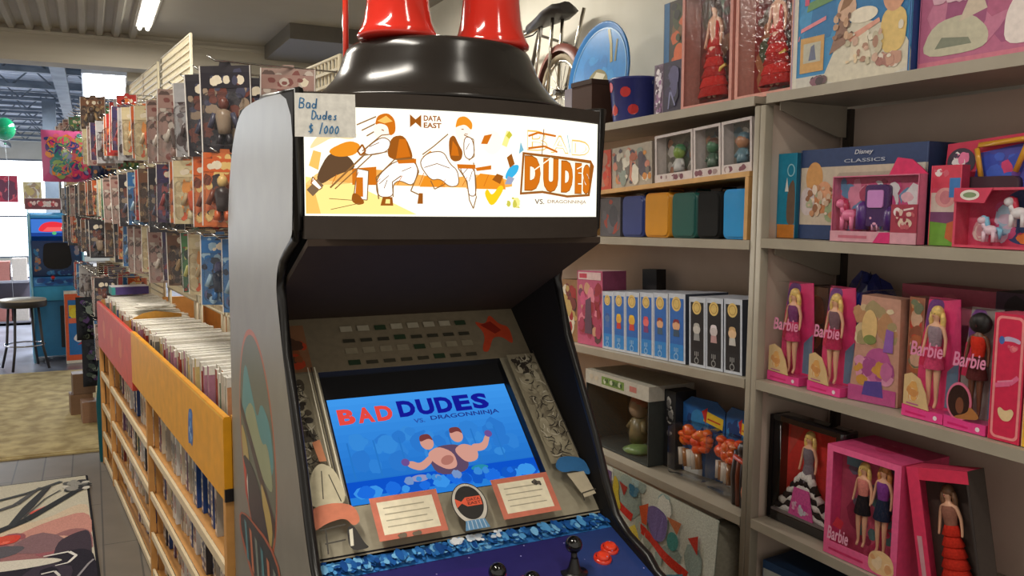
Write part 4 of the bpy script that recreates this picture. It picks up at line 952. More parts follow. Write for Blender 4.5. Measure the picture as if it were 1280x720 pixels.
specs = [((C(90, 120, 170), C(70, 110, 180), C(60, 90, 160), LB), 'with a plain blue picture, first of the blue row'), ((C(226, 170, 60), C(200, 60, 50), C(236, 190, 50), LB), 'with a yellow-haired figure, second of the blue row'), ((C(226, 176, 60), C(206, 70, 60), C(236, 190, 50), LB), 'with a yellow-haired figure, third of the blue row'),
         ((C(230, 110, 110), C(130, 60, 120), C(220, 80, 90), LB), 'with a pink-faced figure, fourth of the blue row'), ((FL, C(70, 96, 120), C(150, 64, 50), LB), 'with a brown-haired figure, fifth of the blue row'), ((FL, C(60, 84, 110), C(140, 50, 60), LB), 'with a red-capped figure, last of the blue row')]
ys = [2.978, 2.895, 2.807, 2.706, 2.618, 2.522]; ws = [.080, .085, .095, .085, .09, .098]
for i in range(6): spine(ys[i], ws[i], .242 + .003 * i, (BLU, BL2), specs[i][0], 'white-edged blue spined box ' + specs[i][1], i, 'blue spined boxes')
for i, (y, pal, lab) in enumerate(((2.400, (C(200, 196, 190), C(150, 150, 150), C(180, 176, 170), C(150, 150, 150)), 'with a pale grey figure, left of the three black ones'), (2.308, (C(206, 196, 196), C(190, 150, 150), C(230, 220, 224), C(150, 150, 150)), 'with a white-haired figure, middle of the three black ones'), (2.213, (C(226, 190, 150), C(200, 196, 190), C(210, 170, 120), C(150, 150, 150)), 'with a tan-faced figure, right of the three black ones'))):
    spine(y, .088, .250 + .002 * i, (C(24, 20, 24), C(30, 28, 32)), pal, 'white-edged black spined box ' + lab, i, 'black spined boxes')
l, r = place(2.424, ZS(2.42), 1.945, .044); carton('slip_sheet', 'thin grey box squeezed between the blue and black spined boxes', 'box', l, r, .018, .19, .245, C(96, 104, 120))
PKP = [C(206, 90, 130), C(170, 60, 90), C(220, 130, 150), C(120, 60, 90), C(200, 150, 120), C(90, 60, 60), C(150, 40, 50)]
l, r = place(3.19, ZS(3.19), 1.93, .044)
carton('toy_box', 'tall pink illustrated box left of the blue spined boxes', 'box', l, r, .205, .12, .325, C(190, 84, 120), C(130, 60, 90), C(220, 190, 190), lambda A, w, h: (A.speckle(0, 0, w, h * .86, PKP, 60, .03, 4), A.rect(.01, h * .88, w - .01, h * .98, C(220, 190, 190)), A.rect(.02, h * .9, w * .4, h * .96, C(196, 60, 80)), A.poly([(w * .3, .05), (w * .34, h * .6), (w * .55, h * .65), (w * .6, .05)], C(96, 64, 84))))
l, r = place(3.345, ZS(3.345), 1.94, .044)
carton('toy_box', 'yellow and dark red illustrated box half hidden by the arcade cabinet', 'box', l, r, .145, .12, .28, C(150, 110, 70), C(110, 80, 50), art=a_small([C(190, 160, 96), C(120, 50, 44), C(80, 50, 44), C(220, 210, 190), C(160, 40, 40), C(60, 40, 36)], 40, .03, 5))
l, r = place(2.985, ZS(2.985), 2.135, .044); carton('toy_box', 'plain black box standing behind the pink illustrated box', 'box', l, r, .1, .05, .33, C(30, 26, 28))

# ================================================================== LOW SHELF, left bay
def f_ghost(t, w, d, h):
    fig(t, w * .52, d * .5, .006, h * .8, (C(150, 130, 110), C(120, 110, 80), C(140, 60, 44)), 3); m = MB('plastic'); m.lathe([(0, 0), (.06, .0), (.07, .012), (.03, .03), (0, .032)], (w * .6, d * .4, .004), 14, C(120, 150, 90)); m.build('slime_base', t)
l, r = place(3.14, Z5(3.1), 1.95, .016)
t = window_box('figure_box', 'white-topped window box with a green-lettered lid on the low shelf behind the arcade cabinet', l, r, .47, .22, .30, C(60, 64, 62), C(56, 60, 56), f_ghost, .006, None, 'boxed figure', a_small([C(50, 54, 52), C(70, 76, 70), C(40, 44, 44)], 20, .05, 3))
m = MB('card'); m.box(-.002, .472, -.004, .222, .262, .322, C(196, 192, 180)); A = front(m, -.004); A.rect(.13, .275, .30, .31, C(120, 150, 70)); A.speckle(.14, .278, .29, .307, [C(60, 90, 44), C(200, 206, 180), C(90, 120, 60)], 22, .01, 4); A.rect(.34, .282, .39, .305, C(196, 120, 110)); A.speckle(.02, .28, .11, .308, [C(170, 140, 130), C(200, 190, 170)], 8, .012, 5); m.build('lid', t, label='white lid with green lettering')
l, r = place(2.662, Z5(2.65), 2.02, .016); carton('toy_box', 'narrow black box with white marks between the window box and the blue toy packs', 'box', l, r, .07, .1, .31, C(34, 36, 40), art=lambda A, w, h: A.speckle(.01, h * .4, w - .01, h - .02, [C(180, 180, 176), C(34, 36, 40), C(120, 120, 120)], 20, .012, 6))
def toy_pack(y, w, h, label, sd, X=1.955, turn=0):
    l, r = place(y, Z5(y), X, .016, turn)
    t = thing('toy_pack', label, 'toy pack', l, r, 'blue toy packs on the low shelf')
    m = MB('card'); m.prism([(0, 0), (w, 0), (w, h * .9), (w * .8, h), (w * .2, h), (0, h * .9)], lambda a, c, d: (a, d, c), .10, .104, C(34, 98, 170))
    A = Art(m, (0, .10, 0), (1, 0, 0), (0, 0, 1), 'card'); A.speckle(0, h * .5, w, h * .9, [C(30, 90, 160), C(50, 130, 190), C(20, 60, 120)], 20, .03, sd); A.poly([(w * .5, h * .72), (w * .95, h * .66), (w * .97, h * .80), (w * .55, h * .86)], C(226, 190, 50)); A.poly([(w * .46, h * .84), (w * .6, h * .9), (w * .56, h * .68)], C(190, 40, 40)); A.line([(w * .6, h * .76), (w * .9, h * .73)], .006, C(190, 60, 40)); A.rect(w * .05, .0, w * .5, h * .2, C(220, 224, 224)); A.rect(w * .1, .02, w * .42, h * .14, C(70, 120, 180))
    m.build('backing_card', t)
    m = MB('shiny'); R = random.Random(sd)
    for k in range(30): m.ball((w * (.18 + .64 * R.random()), .05 + .018 * R.random(), h * (.38 + .24 * R.random())), (.024, .02, .012 + .012 * R.random()), C(232, 76 + 14 * (k % 4), 34), None, 8, 6)
    for k in range(5): m.tube([(w * (.2 + .1 * k), .05, h * .36), (w * (.28 + .1 * k), .04, h * (.12 + .05 * R.random()))], .014, 8, [C(190, 180, 170), C(150, 100, 60), C(214, 206, 196)][k % 3])
    m.build('toy', t, label='bright orange toy')
    m = MB('clear'); m.rbox(w * .06, w * .94, .006, .099, h * .03, h * .68, .02, W, n=5); m.build('blister', t)
    return t
toy_pack(2.575, .215, .30, 'blue carded toy pack with a bright orange toy beside the white-topped window box', 3, turn=.12)
toy_pack(2.372, .165, .30, 'blue carded toy pack with an orange toy, the one nearer the shelf post', 8, X=1.975, turn=-.1)
t = thing('toy_figures', 'dark bundle of action figures with red trim beside the orange toy packs', 'figure', (1.935, 2.150, Z5(2.16) + .002), RZ)
m = MB('plastic'); R = random.Random(4)
for k in range(6): m.tube([(-.03 + .02 * k, .03, .0), (-.04 + .022 * k, .035, .10), (-.03 + .02 * k, .03, .19)], [.014, .017, .01], 8, [C(60, 50, 48), C(120, 60, 40), C(40, 36, 40)][k % 3])
m.ball((0.01, .03, .2), (.03, .025, .03), C(50, 44, 46)); m.ball((.04, .02, .06), (.026, .022, .04), C(190, 96, 40)); m.tube([(-.03, .02, .17), (.07, .015, .15)], .009, 8, C(200, 70, 50)); m.build('figure', t)
# comic-strip cloth hung from the low shelf's front edge
m = MB('fabric')
NX, NZ = 22, 12; yA, yB = 2.16, 3.05; z_top, z_bot = .515, .015
def cl(i, j):
    s = i / NX; q = j / NZ; y = yA + (yB - yA) * s
    zz = z_top - q * (z_top - z_bot + (.0 if s > .3 else -.0)); x = 1.888 - .012 - .02 * q - .016 * sin(s * 22 + q * 3) * q; return (x, y, zz)
vs = [cl(i, j) for j in range(NZ + 1) for i in range(NX + 1)]; fs = [(j * (NX + 1) + i, j * (NX + 1) + i + 1, (j + 1) * (NX + 1) + i + 1, (j + 1) * (NX + 1) + i) for j in range(NZ) for i in range(NX)]
m.mesh(vs, fs, C(206, 210, 198), None, True); off = [(x + .004, y, z) for x, y, z in vs]; m.mesh(off, fs, C(170, 174, 160), None, True)
def cpos(x, y, e):     # x 0..w from the left (far) end, y from bottom
    s = 1 - x / (yB - yA); q = 1 - (y + .085) / (z_top - z_bot); p = cl(max(0, min(1, s)) * NX, max(0, min(1, q)) * NZ); return Vector((p[0] - e - .002, p[1], p[2]))
A = Art(m, (0, 0, 0), (1, 0, 0), (0, 0, 1), 'fabric', e0=.001, de=.0002, pos=cpos, strip=.04)
cw, chh = yB - yA, z_top - z_bot
A.speckle(.02, .02, cw - .02, chh - .01, [C(170, 180, 166), C(222, 224, 214), C(150, 166, 158), C(206, 214, 206), C(160, 186, 186)], 26, .055, 5)
def strip_(x0, y0, x1, y1, w_, c): A.line([(x0 + (x1 - x0) * k / 8, y0 + (y1 - y0) * k / 8) for k in range(9)], w_, c)
strip_(.12, .33, .40, .26, .032, C(206, 56, 44)); strip_(.44, .24, .74, .16, .036, C(206, 60, 44))
strip_(.05, .37, .12, .34, .03, C(206, 64, 50)); A.poly([(.03, .30), (.09, .34), (.12, .28), (.06, .24)], C(120, 100, 150)); A.poly([(.36, .20), (.42, .24), (.46, .18), (.40, .13)], C(226, 206, 90)); A.poly([(.62, .12), (.72, .16), (.74, .08), (.66, .05)], C(90, 150, 170)); A.poly([(.14, .40), (.24, .40), (.24, .33), (.2, .3)], C(120, 96, 140)); A.poly([(.13, .41), (.2, .41), (.17, .36)], C(150, 50, 50)); A.poly([(.26, .40), (.30, .37), (.30, .32), (.33, .27), (.28, .26), (.25, .32)], C(196, 176, 60)); A.poly([(.30, .38), (.36, .37), (.34, .33)], C(160, 60, 50)); A.poly([(.20, .22), (.26, .26), (.29, .22), (.23, .17)], C(186, 176, 66))
A.poly([(.47, .32), (.54, .36), (.63, .34), (.62, .24), (.53, .22)], C(120, 104, 156)); A.poly([(.44, .32), (.5, .35), (.49, .26), (.46, .26)], C(206, 90, 50)); A.poly([(.62, .34), (.70, .34), (.68, .29)], C(196, 120, 80)); A.blob(.66, .26, .03, .035, C(80, 146, 140))
A.poly([(.44, .14), (.5, .17), (.58, .13), (.54, .05), (.48, .06)], C(170, 66, 66)); A.poly([(.48, .17), (.51, .12), (.46, .11)], C(130, 40, 44)); A.poly([(.74, .30), (.8, .33), (.8, .26)], C(190, 60, 44)); A.speckle(.15, .03, .42, .18, [C(120, 130, 120), C(150, 156, 140), C(100, 116, 110)], 30, .016, 8); A.speckle(.36, .34, .44, .40, [C(60, 110, 140), C(90, 130, 150)], 6, .025, 4)
tag(m.build('comic_cloth'), 'white cloth printed with bright comic panels hanging below the low shelf beside the arcade cabinet', 'cloth')
t = thing('grey_jar', 'pale grey rounded bag with a red mark standing beside the comic-print cloth', 'bag', (1.97, 2.235, .122), 0)
m = MB('paper'); m.lathe([(0, 0), (.05, 0), (.07, .06), (.078, .16), (.075, .25), (.058, .32), (.04, .345), (.0, .35)], (0, 0, 0), 24, C(150, 144, 128)); m.face([(-.082, .03, .15), (-.08, .0, .11), (-.08, -.025, .15), (-.081, .0, .17)], C(150, 50, 44)); m.build('bag', t)

# ================================================================== RIGHT BAY, upper shelf: big toy boxes
def a_teal(A, w, h): A.rect(0, 0, w, h * .16, C(196, 120, 44)); A.poly([(w * .5, h * .16), (w * .55, h * .6), (w * .9, h * .72), (w, h * .3), (w, h * .16)], C(110, 86, 70)); A.poly([(w * .4, h * .55), (w * .5, h * .72), (w * .6, h * .55)], C(220, 220, 214)); A.ring(w * .7, h * .8, .016, .02, .004, C(150, 200, 214))
l, r = place(2.040, 1.481, 1.97); carton('toy_box', 'narrow teal box with an orange base at the left end of the upper right shelf', 'box', l, r, .078, .2, .265, C(20, 128, 160), C(18, 96, 124), art=a_teal)
def a_navy(A, w, h):
    A.rect(0, h * .16, w, h * .80, C(196, 180, 162)); A.rect(.19, h * .16, w, h * .66, C(150, 150, 140)); A.poly([(.13, h * .66), (w, h * .66), (w, h * .73), (.15, h * .73)], C(176, 160, 146))
    A.blob(.055, h * .68, .034, .05, C(206, 150, 90)); A.poly([(.02, h * .3), (.03, h * .58), (.09, h * .62), (.13, h * .5), (.12, h * .28)], C(190, 124, 80)); A.blob(.03, h * .42, .03, .044, C(206, 190, 190)); A.blob(.095, h * .52, .03, .034, C(216, 156, 120)); A.poly([(.10, h * .18), (.10, h * .40), (.14, h * .48), (.19, h * .4), (.19, h * .2)], C(156, 168, 130)); A.poly([(.12, h * .48), (.15, h * .60), (.19, h * .46)], C(176, 110, 70))
    A.speckle(.2, h * .18, w, h * .62, [C(140, 150, 150), C(180, 170, 150), C(120, 130, 140)], 24, .03, 3); A.speckle(.02, h * .2, .19, h * .62, [C(196, 140, 100), C(206, 176, 150), C(150, 100, 70), C(170, 170, 140), C(226, 206, 190)], 40, .011, 7); A.rect(w * .86, h * .22, w * .985, h * .80, C(206, 200, 190)); A.text('54', w * .90, h * .70, w * .955, h * .76, C(40, 36, 44), .03); A.blob(w * .92, h * .46, .02, .034, C(150, 50, 70)); A.ring(w * .92, h * .47, .026, .044, .006, C(180, 120, 130))
    A.text('Disney', w * .46, h * .905, w * .60, h * .965, C(206, 210, 220), .01, .25); A.text('CLASSICS', w * .38, h * .835, w * .70, h * .872, C(176, 184, 200), .01)
l, r = place(1.958, 1.481, 1.985); carton('toy_box', 'wide navy blue toy box with a white-lettered band on the upper right shelf', 'box', l, r, .445, .16, .272, C(48, 66, 108), C(40, 56, 94), C(40, 56, 94), a_navy)
def pony(t, x, y, z, s, body, mane, mat='plastic'):
    m = MB(mat); m.ball((x, y, z + s * .5), (s * .30, s * .18, s * .2), body)
    for dx in (-.2, .2):
        for dy in (-.09, .09): m.tube([(x + dx * s, y + dy * s, z + s * .45), (x + dx * s, y + dy * s, z + .002)], [s * .085, s * .075], 8, body)
    m.tube([(x - s * .2, y, z + s * .55), (x - s * .3, y, z + s * .8)], [s * .12, s * .1], 8, body); m.ball((x - s * .34, y - s * .03, z + s * .88), (s * .18, s * .15, s * .16), body)
    m.ball((x - s * .3, y, z + s * 1.0), (s * .12, s * .08, s * .08), mane); m.tube([(x - s * .2, y + .002, z + s * 1.0), (x - s * .12, y, z + s * .75), (x - s * .16, y, z + s * .5)], [s * .09, s * .1, s * .03], 8, mane); m.tube([(x + s * .28, y, z + s * .6), (x + s * .42, y, z + s * .5), (x + s * .4, y, z + s * .15)], [s * .05, s * .11, s * .04], 8, mane)
    return m.build('toy_pony', t)
# magenta box with an open tray and a small toy pony in front of a purple castle
l, r = place(1.775, 1.481, 1.925)
def f_mag(t, w, d, h):
    m = MB('plastic'); m.rbox(w * .38, w * .64, .008, .028, .045, h * .86, .012, C(70, 36, 96)); m.rbox(w * .42, w * .60, .003, .0085, h * .52, h * .78, .006, C(206, 140, 206)); m.tube([(w * .34, .014, .035), (w * .34, .014, .10), (w * .345, .014, .115)], [.018, .018, .002], 12, C(84, 44, 120)); m.tube([(w * .66, .014, .035), (w * .66, .014, .085), (w * .655, .014, .1)], [.016, .016, .002], 12, C(76, 40, 110)); m.build('castle', t, label='purple toy castle')
    pony(t, w * .17, .016, .032, .085, C(226, 120, 160), C(180, 44, 84)); pony(t, w * .5, .014, .032, .04, C(226, 160, 190), C(50, 130, 160))
def p_mag(A, w, h): A.speckle(0, 0, w, h, [C(206, 70, 130), C(214, 130, 160), C(170, 60, 96), C(226, 176, 190), C(96, 140, 180), C(226, 220, 226)], 70, .026, 3)
t = window_box('toy_box', 'magenta window box with a purple toy castle in front of the navy box', l, r, .285, .034, .185, C(206, 110, 140), C(206, 90, 130), f_mag, .003, None, 'box', p_mag)
m = MB('card'); m.box(.0, .285, -.0035, -.0012, 0, .03, C(206, 150, 164)); m.box(.205, .285, -.0035, -.0012, .03, .105, C(160, 50, 72));
A = front(m, -.0036); A.poly([(.15, 0), (.205, 0), (.205, .03), (.17, .028)], C(206, 40, 110)); A.line([(.03, .014), (.13, .014)], .008, C(190, 100, 120)); A.blob(.225, .085, .012, .012, C(230, 214, 216)); A.blob(.25, .055, .022, .014, C(214, 190, 170)); A.speckle(.21, .035, .28, .10, [C(190, 90, 100), C(140, 40, 60), C(214, 180, 170)], 14, .008, 2); A.line([(.245, .09), (.275, .095)], .005, C(226, 200, 200)); m.build('printed_sill', t)
m = MB('card'); m.prism([(.165, .185), (.19, .232), (.235, .225), (.262, .205), (.285, .185)], lambda a, c, d: (a, d, c), .03, .034, C(206, 40, 96)); m.build('header_card', t)
# toy case with a golden handle, then two pony boxes in front
t = thing('toy_box', 'red and blue toy box with a golden loop handle behind the pony boxes', 'box', (2.012, 1.508, 1.483), RZ)
m = MB('card'); m.prism([(.012, 0), (.33, 0), (.33, .285), (.03, .262)], lambda a, c, d: (a, d, c), 0, .12, C(190, 44, 76)); A = front(m); A.poly([(.10, .13), (.12, .235), (.33, .27), (.33, .12)], C(70, 70, 160)); A.speckle(.12, .13, .33, .25, [C(60, 90, 190), C(110, 60, 150), C(50, 70, 170), C(200, 60, 110)], 26, .025, 3)
A.blob(.07, .215, .04, .036, C(60, 50, 66), 14); A.speckle(.04, .19, .1, .245, [C(230, 226, 226), C(70, 56, 80), C(226, 120, 160)], 16, .012, 5); m.build('carton', t)
m = MB('shiny'); m.tube([(.135, -.012, .172), (.12, -.013, .245), (.128, -.014, .254), (.243, -.014, .262), (.25, -.013, .256), (.222, -.012, .185)], .007, 8, C(206, 150, 50)); m.build('handle', t, label='golden loop handle')
m = MB('plastic'); m.rbox(.10, .235, -.022, -.001, .11, .175, .016, C(70, 50, 60)); m.build('clasp', t, label='dark clasp under the handle')
def a_p1(A, w, h): A.rect(0, 0, w, h * .3, C(110, 160, 60)); A.poly([(0, h * .3), (w, h * .26), (w, h * .42), (0, h * .42)], C(120, 70, 110)); A.rect(0, h * .42, w, h * .66, C(206, 190, 180)); A.blob(w * .5, h * .6, .03, .026, C(214, 150, 150)); A.blob(w * .5, h * .6, .016, .018, C(196, 120, 130)); A.rect(0, h * .72, w, h, C(206, 60, 84)); A.speckle(.005, h * .85, w * .6, h * .97, [C(230, 214, 214), C(206, 90, 110)], 8, .008, 3); A.rect(w * .62, h * .6, w, h * .84, C(60, 120, 186)); A.poly([(w * .55, .02), (w * .6, h * .28), (w, h * .34), (w, .0)], C(196, 100, 60))
l, r = place(1.478, 1.481, 1.955); carton('pony_box', 'small red, blue and green pony toy box left of the pink pony window box', 'box', l, r, .085, .03, .205, C(206, 70, 96), C(170, 50, 80), art=a_p1, group='pony toy boxes')
l, r = place(1.388, 1.481, 1.925)
def f_p2(t, w, d, h): pony(t, w * .68, .03, .05, .07, C(226, 222, 226), C(206, 60, 84)); pony(t, w * .36, .03, .012, .062, C(226, 200, 214), C(130, 190, 220))
def p_p2(A, w, h): A.rect(0, 0, w, h, C(206, 70, 104)); A.blob(w * .66, h * .52, .062, .066, C(50, 70, 120), 18); A.speckle(w * .3, .01, w * .6, h * .8, [C(130, 180, 210), C(214, 190, 210), C(170, 200, 220), C(200, 80, 130)], 24, .02, 5); A.speckle(w * .05, .01, w * .3, h * .5, [C(226, 214, 206), C(214, 160, 170)], 12, .018, 7); A.speckle(w * .58, .01, w * .95, h * .3, [C(206, 90, 60), C(226, 130, 60), C(190, 60, 110)], 14, .016, 8)
t = window_box('pony_box', 'pink window box of white pony figures in front of the golden handled box', l, r, .215, .06, .145, C(206, 70, 96), C(200, 70, 104), f_p2, .006, 'pony toy boxes', 'box', p_p2)
m = MB('card'); m.prism([(0, .112), (.08, .108), (.10, .144), (0, .146)], lambda a, c, d: (a, d, c), -.0035, -.0012, C(206, 60, 90)); A = front(m, -.0036); A.blob(.042, .128, .026, .013, C(226, 220, 210)); A.blob(.042, .128, .018, .007, C(130, 150, 110)); m.build('header_card', t)

# ================================================================== RIGHT BAY, doll shelf
def fashion_box(y, label, X=1.93, skin=SK, hair=BLD, topc=C(170, 150, 160), skirtc=C(90, 60, 80), w=.128, h=.318, inset='tan', afro=1.0, back=C(230, 64, 126), turn=0.0):
    l, r = place(y, 1.026, X, 0, turn)
    t = thing('fashion_doll_box', label, 'boxed doll', l, r, 'pink fashion doll boxes')
    m = MB('card'); d = .055
    outline = [(0, 0), (w, 0), (w, h * .55), (w * .93, h), (w * .2, h), (w * .02, h * .4)]
    m.prism(outline, lambda a, c, d_: (a, d_, c), d, d + .003, back)
    A = Art(m, (0, d, 0), (1, 0, 0), (0, 0, 1), 'card')
    A.poly([(w * .12, h * .72), (w * .2, h * .985), (w * .6, h * .985), (w * .5, h * .8), (w * .3, h * .7)], C(120, 66, 140)); A.poly([(w * .02, h * .42), (w * .1, h * .7), (w * .45, h * .75), (w * .45, h * .4)], C(226, 44, 96)); A.poly([(w * .7, h * .1), (w * .72, h * .4), (w * .98, h * .5), (w * .99, h * .1)], C(110, 140, 170))
    m.build('backing_card', t)
    m = MB('gloss'); m.prism([(0, 0), (w, 0), (w, .026), (w * .6, .024), (0, .030)], lambda a, c, d_: (a, d_, c), 0, d - .001, C(226, 70, 140)); A = front(m, 0, 'gloss'); A.blob(w * .82, .012, .006, .006, C(236, 220, 226)); A.line([(w * .1, .012), (w * .6, .010)], .005, C(206, 40, 110)); m.build('base_tray', t, label='bright pink base')
    m = MB('gloss')
    if inset == 'tan':
        m.prism([(0.002, .031), (w * .64, .026), (w * .55, h * .22), (w * .40, h * .33), (w * .18, h * .37), (.002, h * .345)], lambda a, c, d_: (a, d_, c), .002, .005, C(222, 190, 140)); A = front(m, .002, 'gloss'); A.speckle(w * .06, h * .12, w * .4, h * .32, [C(226, 170, 100), C(230, 206, 170), C(214, 150, 90)], 16, .014, 3); A.line([(w * .1, h * .115), (w * .4, h * .11)], .004, C(190, 110, 150))
    else:
        m.prism([(w * .03 + w * .3 + w * .3 * cos(q * pi / 12), h * .23 + h * .16 * sin(q * pi / 12)) for q in range(24)], lambda a, c, d_: (a, d_, c), .002, .005, C(226, 120, 150)); A = front(m, .002, 'gloss'); A.blob(w * .33, h * .23, w * .26, h * .14, C(60, 40, 36), 20); A.blob(w * .36, h * .2, w * .1, h * .07, C(130, 80, 60)); A.poly([(w * .2, h * .1), (w * .4, h * .09), (w * .9, h * .12), (w * .6, h * .22), (w * .55, h * .15)], C(180, 120, 70))
    A.text('Barbie', w * .14, h * .52, w * .9, h * .64, C(236, 150, 186), .02, .12, .02)
    m2 = m.build('printed_front', t)
    doll(t, w * .55, .03, .027, h * .86, skin, hair, topc, skirtc, hairw=afro)
    m = MB('clear'); m.prism([(0.001, .03), (w - .001, .027), (w - .001, h * .55), (w * .93, h), (w * .2, h), (w * .02, h * .4)], lambda a, c, d_: (a, d_, c), .0, .0535, W); m.build('clear_cover', t)
    return t
fashion_box(2.020, 'pink fashion doll box nearest the shelf post, blonde doll inside', 1.935, topc=C(120, 60, 110), skirtc=C(206, 60, 110), w=.135)
fashion_box(1.846, 'pink fashion doll box second from the shelf post, in front of the blue bag', 1.93, topc=C(120, 90, 100), skirtc=C(190, 50, 90), w=.125)
fashion_box(1.508, 'pink fashion doll box left of the black-haired doll', 1.925, topc=C(150, 130, 140), skirtc=C(206, 70, 110), w=.122)
fashion_box(1.380, 'fashion doll box with a big-haired doll in red and a round picture at its base', 1.92, SK2, BLK, C(206, 50, 34), C(90, 40, 40), w=.112, h=.305, inset='round', afro=1.45, back=C(150, 140, 138))
# clear-wrapped pair of doll boxes set at an angle
def a_wrap(A, w, h):
    A.speckle(0, h * .5, w, h, [C(206, 180, 140), C(226, 206, 170), C(190, 140, 100), C(170, 150, 110)], 36, .022, 3); A.poly([(w * .3, h * .22), (w * .35, h * .5), (w * .75, h * .55), (w * .95, h * .3), (w * .9, h * .2)], C(190, 90, 150)); A.speckle(.0, h * .15, w, h * .45, [C(200, 110, 160), C(206, 150, 70), C(170, 80, 140), C(220, 150, 180)], 26, .02, 5); A.rect(0, 0, w, h * .15, C(190, 80, 140)); A.poly([(w * .3, .02), (w * .35, h * .2), (w * .7, h * .22), (w * .75, .02)], C(90, 70, 150)); A.blob(w * .4, h * .72, .024, .05, C(226, 190, 130)); A.blob(w * .42, h * .6, .02, .014, C(130, 140, 80)); A.poly([(w * .7, h * .5), (w * .75, h * .72), (w * .9, h * .7), (w * .9, h * .5)], C(150, 100, 180))
l, r = place(1.708, 1.026, 1.95, 0, .16)
t = thing('wrapped_doll_box', 'doll box in shiny clear wrap with a gold and purple picture beside the blue bag', 'boxed doll', l, r)
m = MB('card'); m.prism([(0, 0), (.15, 0), (.145, .30), (.03, .305)], lambda a, c, d: (a, d, c), 0, .07, C(200, 150, 130)); A = front(m); a_wrap(A, .145, .3); m.build('carton', t)
m = MB('clear'); m.prism([(-.002, .002), (.152, .002), (.15, .30), (.10, .322), (.05, .318), (.026, .31)], lambda a, c, d: (a, d, c), -.004, .074, W); m.build('clear_wrap', t)
l, r = place(1.556, 1.026, 2.0)
carton('wrapped_doll_box', 'narrow brown and orange doll box wedged right of the clear-wrapped one', 'boxed doll', l, r, .046, .06, .31, C(170, 110, 80), C(120, 80, 60), art=a_small([C(190, 110, 70), C(150, 90, 66), C(206, 160, 110), C(206, 70, 50), C(120, 130, 100), C(220, 180, 150)], 40, .018, 6))
def a_tallpink(A, w, h):
    A.poly(rrect(.004, .006, w - .004, h - .006, .014), C(230, 140, 140)); A.poly(rrect(.010, .012, w - .010, h - .012, .010), C(206, 34, 74))
    A.poly([(w * .2, h * .78), (w * .4, h * .83), (w * .85, h * .81), (w * .85, h * .77), (w * .6, h * .79)], C(190, 170, 200)); A.blob(w * .26, h * .79, .007, .010, C(70, 100, 170)); A.speckle(w * .4, h * .70, w * .8, h * .77, [C(214, 90, 110), C(230, 120, 130)], 6, .008, 2)
    A.line([(w * .14, h * .43), (w * .6, h * .46), (w * .85, h * .52)], .011, C(222, 100, 140)); A.line([(w * .2, h * .46), (w * .7, h * .49)], .004, C(226, 130, 160)); A.poly([(w * .26, h * .25), (w * .34, h * .27), (w * .5, h * .24), (w * .7, h * .27), (w * .8, h * .24), (w * .68, h * .17), (w * .45, h * .16), (w * .3, h * .2)], C(226, 196, 150))
l, r = place(1.259, 1.026, 1.918); carton('doll_box', 'tall narrow hot-pink doll box with a rounded pale pink border on the doll shelf', 'boxed doll', l, r, .076, .08, .305, C(206, 34, 74), C(190, 60, 90), C(214, 80, 110), a_tallpink)
def a_yel(A, w, h): A.rect(0, 0, w, h * .3, C(226, 176, 50)); A.rect(0, h * .3, w, h, C(206, 170, 130))
l, r = place(1.178, 1.026, 1.918); carton('doll_box', 'yellow and tan doll box cut off by the right edge of the photo', 'boxed doll', l, r, .08, .08, .29, C(206, 160, 110), art=a_yel)
# things behind the doll row
t = thing('plastic_bag', 'crinkled dark blue plastic bag behind the second pink doll box', 'bag', (2.12, 1.79, 1.028), 0)
m = MB('shiny'); R = random.Random(3); N1, N2 = 20, 10; vs = []; fs = []
for j in range(N2 + 1):
    ph = -pi / 2 + pi * j / N2
    for i in range(N1):
        th = 2 * pi * i / N1; k = 1 + .12 * R.uniform(-1, 1) * (0 < j < N2); vs.append((.065 * cos(ph) * cos(th) * k, .10 * cos(ph) * sin(th) * k, max(0, .175 + .175 * sin(ph) * k)))
fs = [(j * N1 + i, j * N1 + (i + 1) % N1, (j + 1) * N1 + (i + 1) % N1, (j + 1) * N1 + i) for j in range(N2) for i in range(N1)]
m.mesh(vs, fs, C(38, 46, 110)); m.build('bag', t)
l, r = place(1.655, 1.026, 2.09); carton('doll_box', 'wide dusky pink box lying behind the row of doll boxes', 'boxed doll', l, r, .29, .1, .335, C(176, 84, 106), C(140, 66, 90), C(190, 100, 120), a_small([C(170, 80, 100), C(190, 100, 116), C(150, 130, 120)], 16, .06, 3))
l, r = place(1.36, 1.026, 2.07); carton('doll_box', 'dark box with a purple lid behind the big-haired doll', 'boxed doll', l, r, .12, .1, .34, C(70, 50, 66), C(50, 40, 50), art=a_small([C(60, 46, 60), C(96, 60, 84), C(40, 34, 40)], 12, .04, 4))
l, r = place(2.00, 1.026, 2.06); carton('doll_box', 'brown box in the shadow between the two left-hand pink doll boxes', 'boxed doll', l, r, .10, .1, .30, C(96, 62, 36), C(70, 46, 30), art=a_small([C(110, 70, 36), C(80, 52, 32), C(150, 80, 40)], 14, .04, 5))

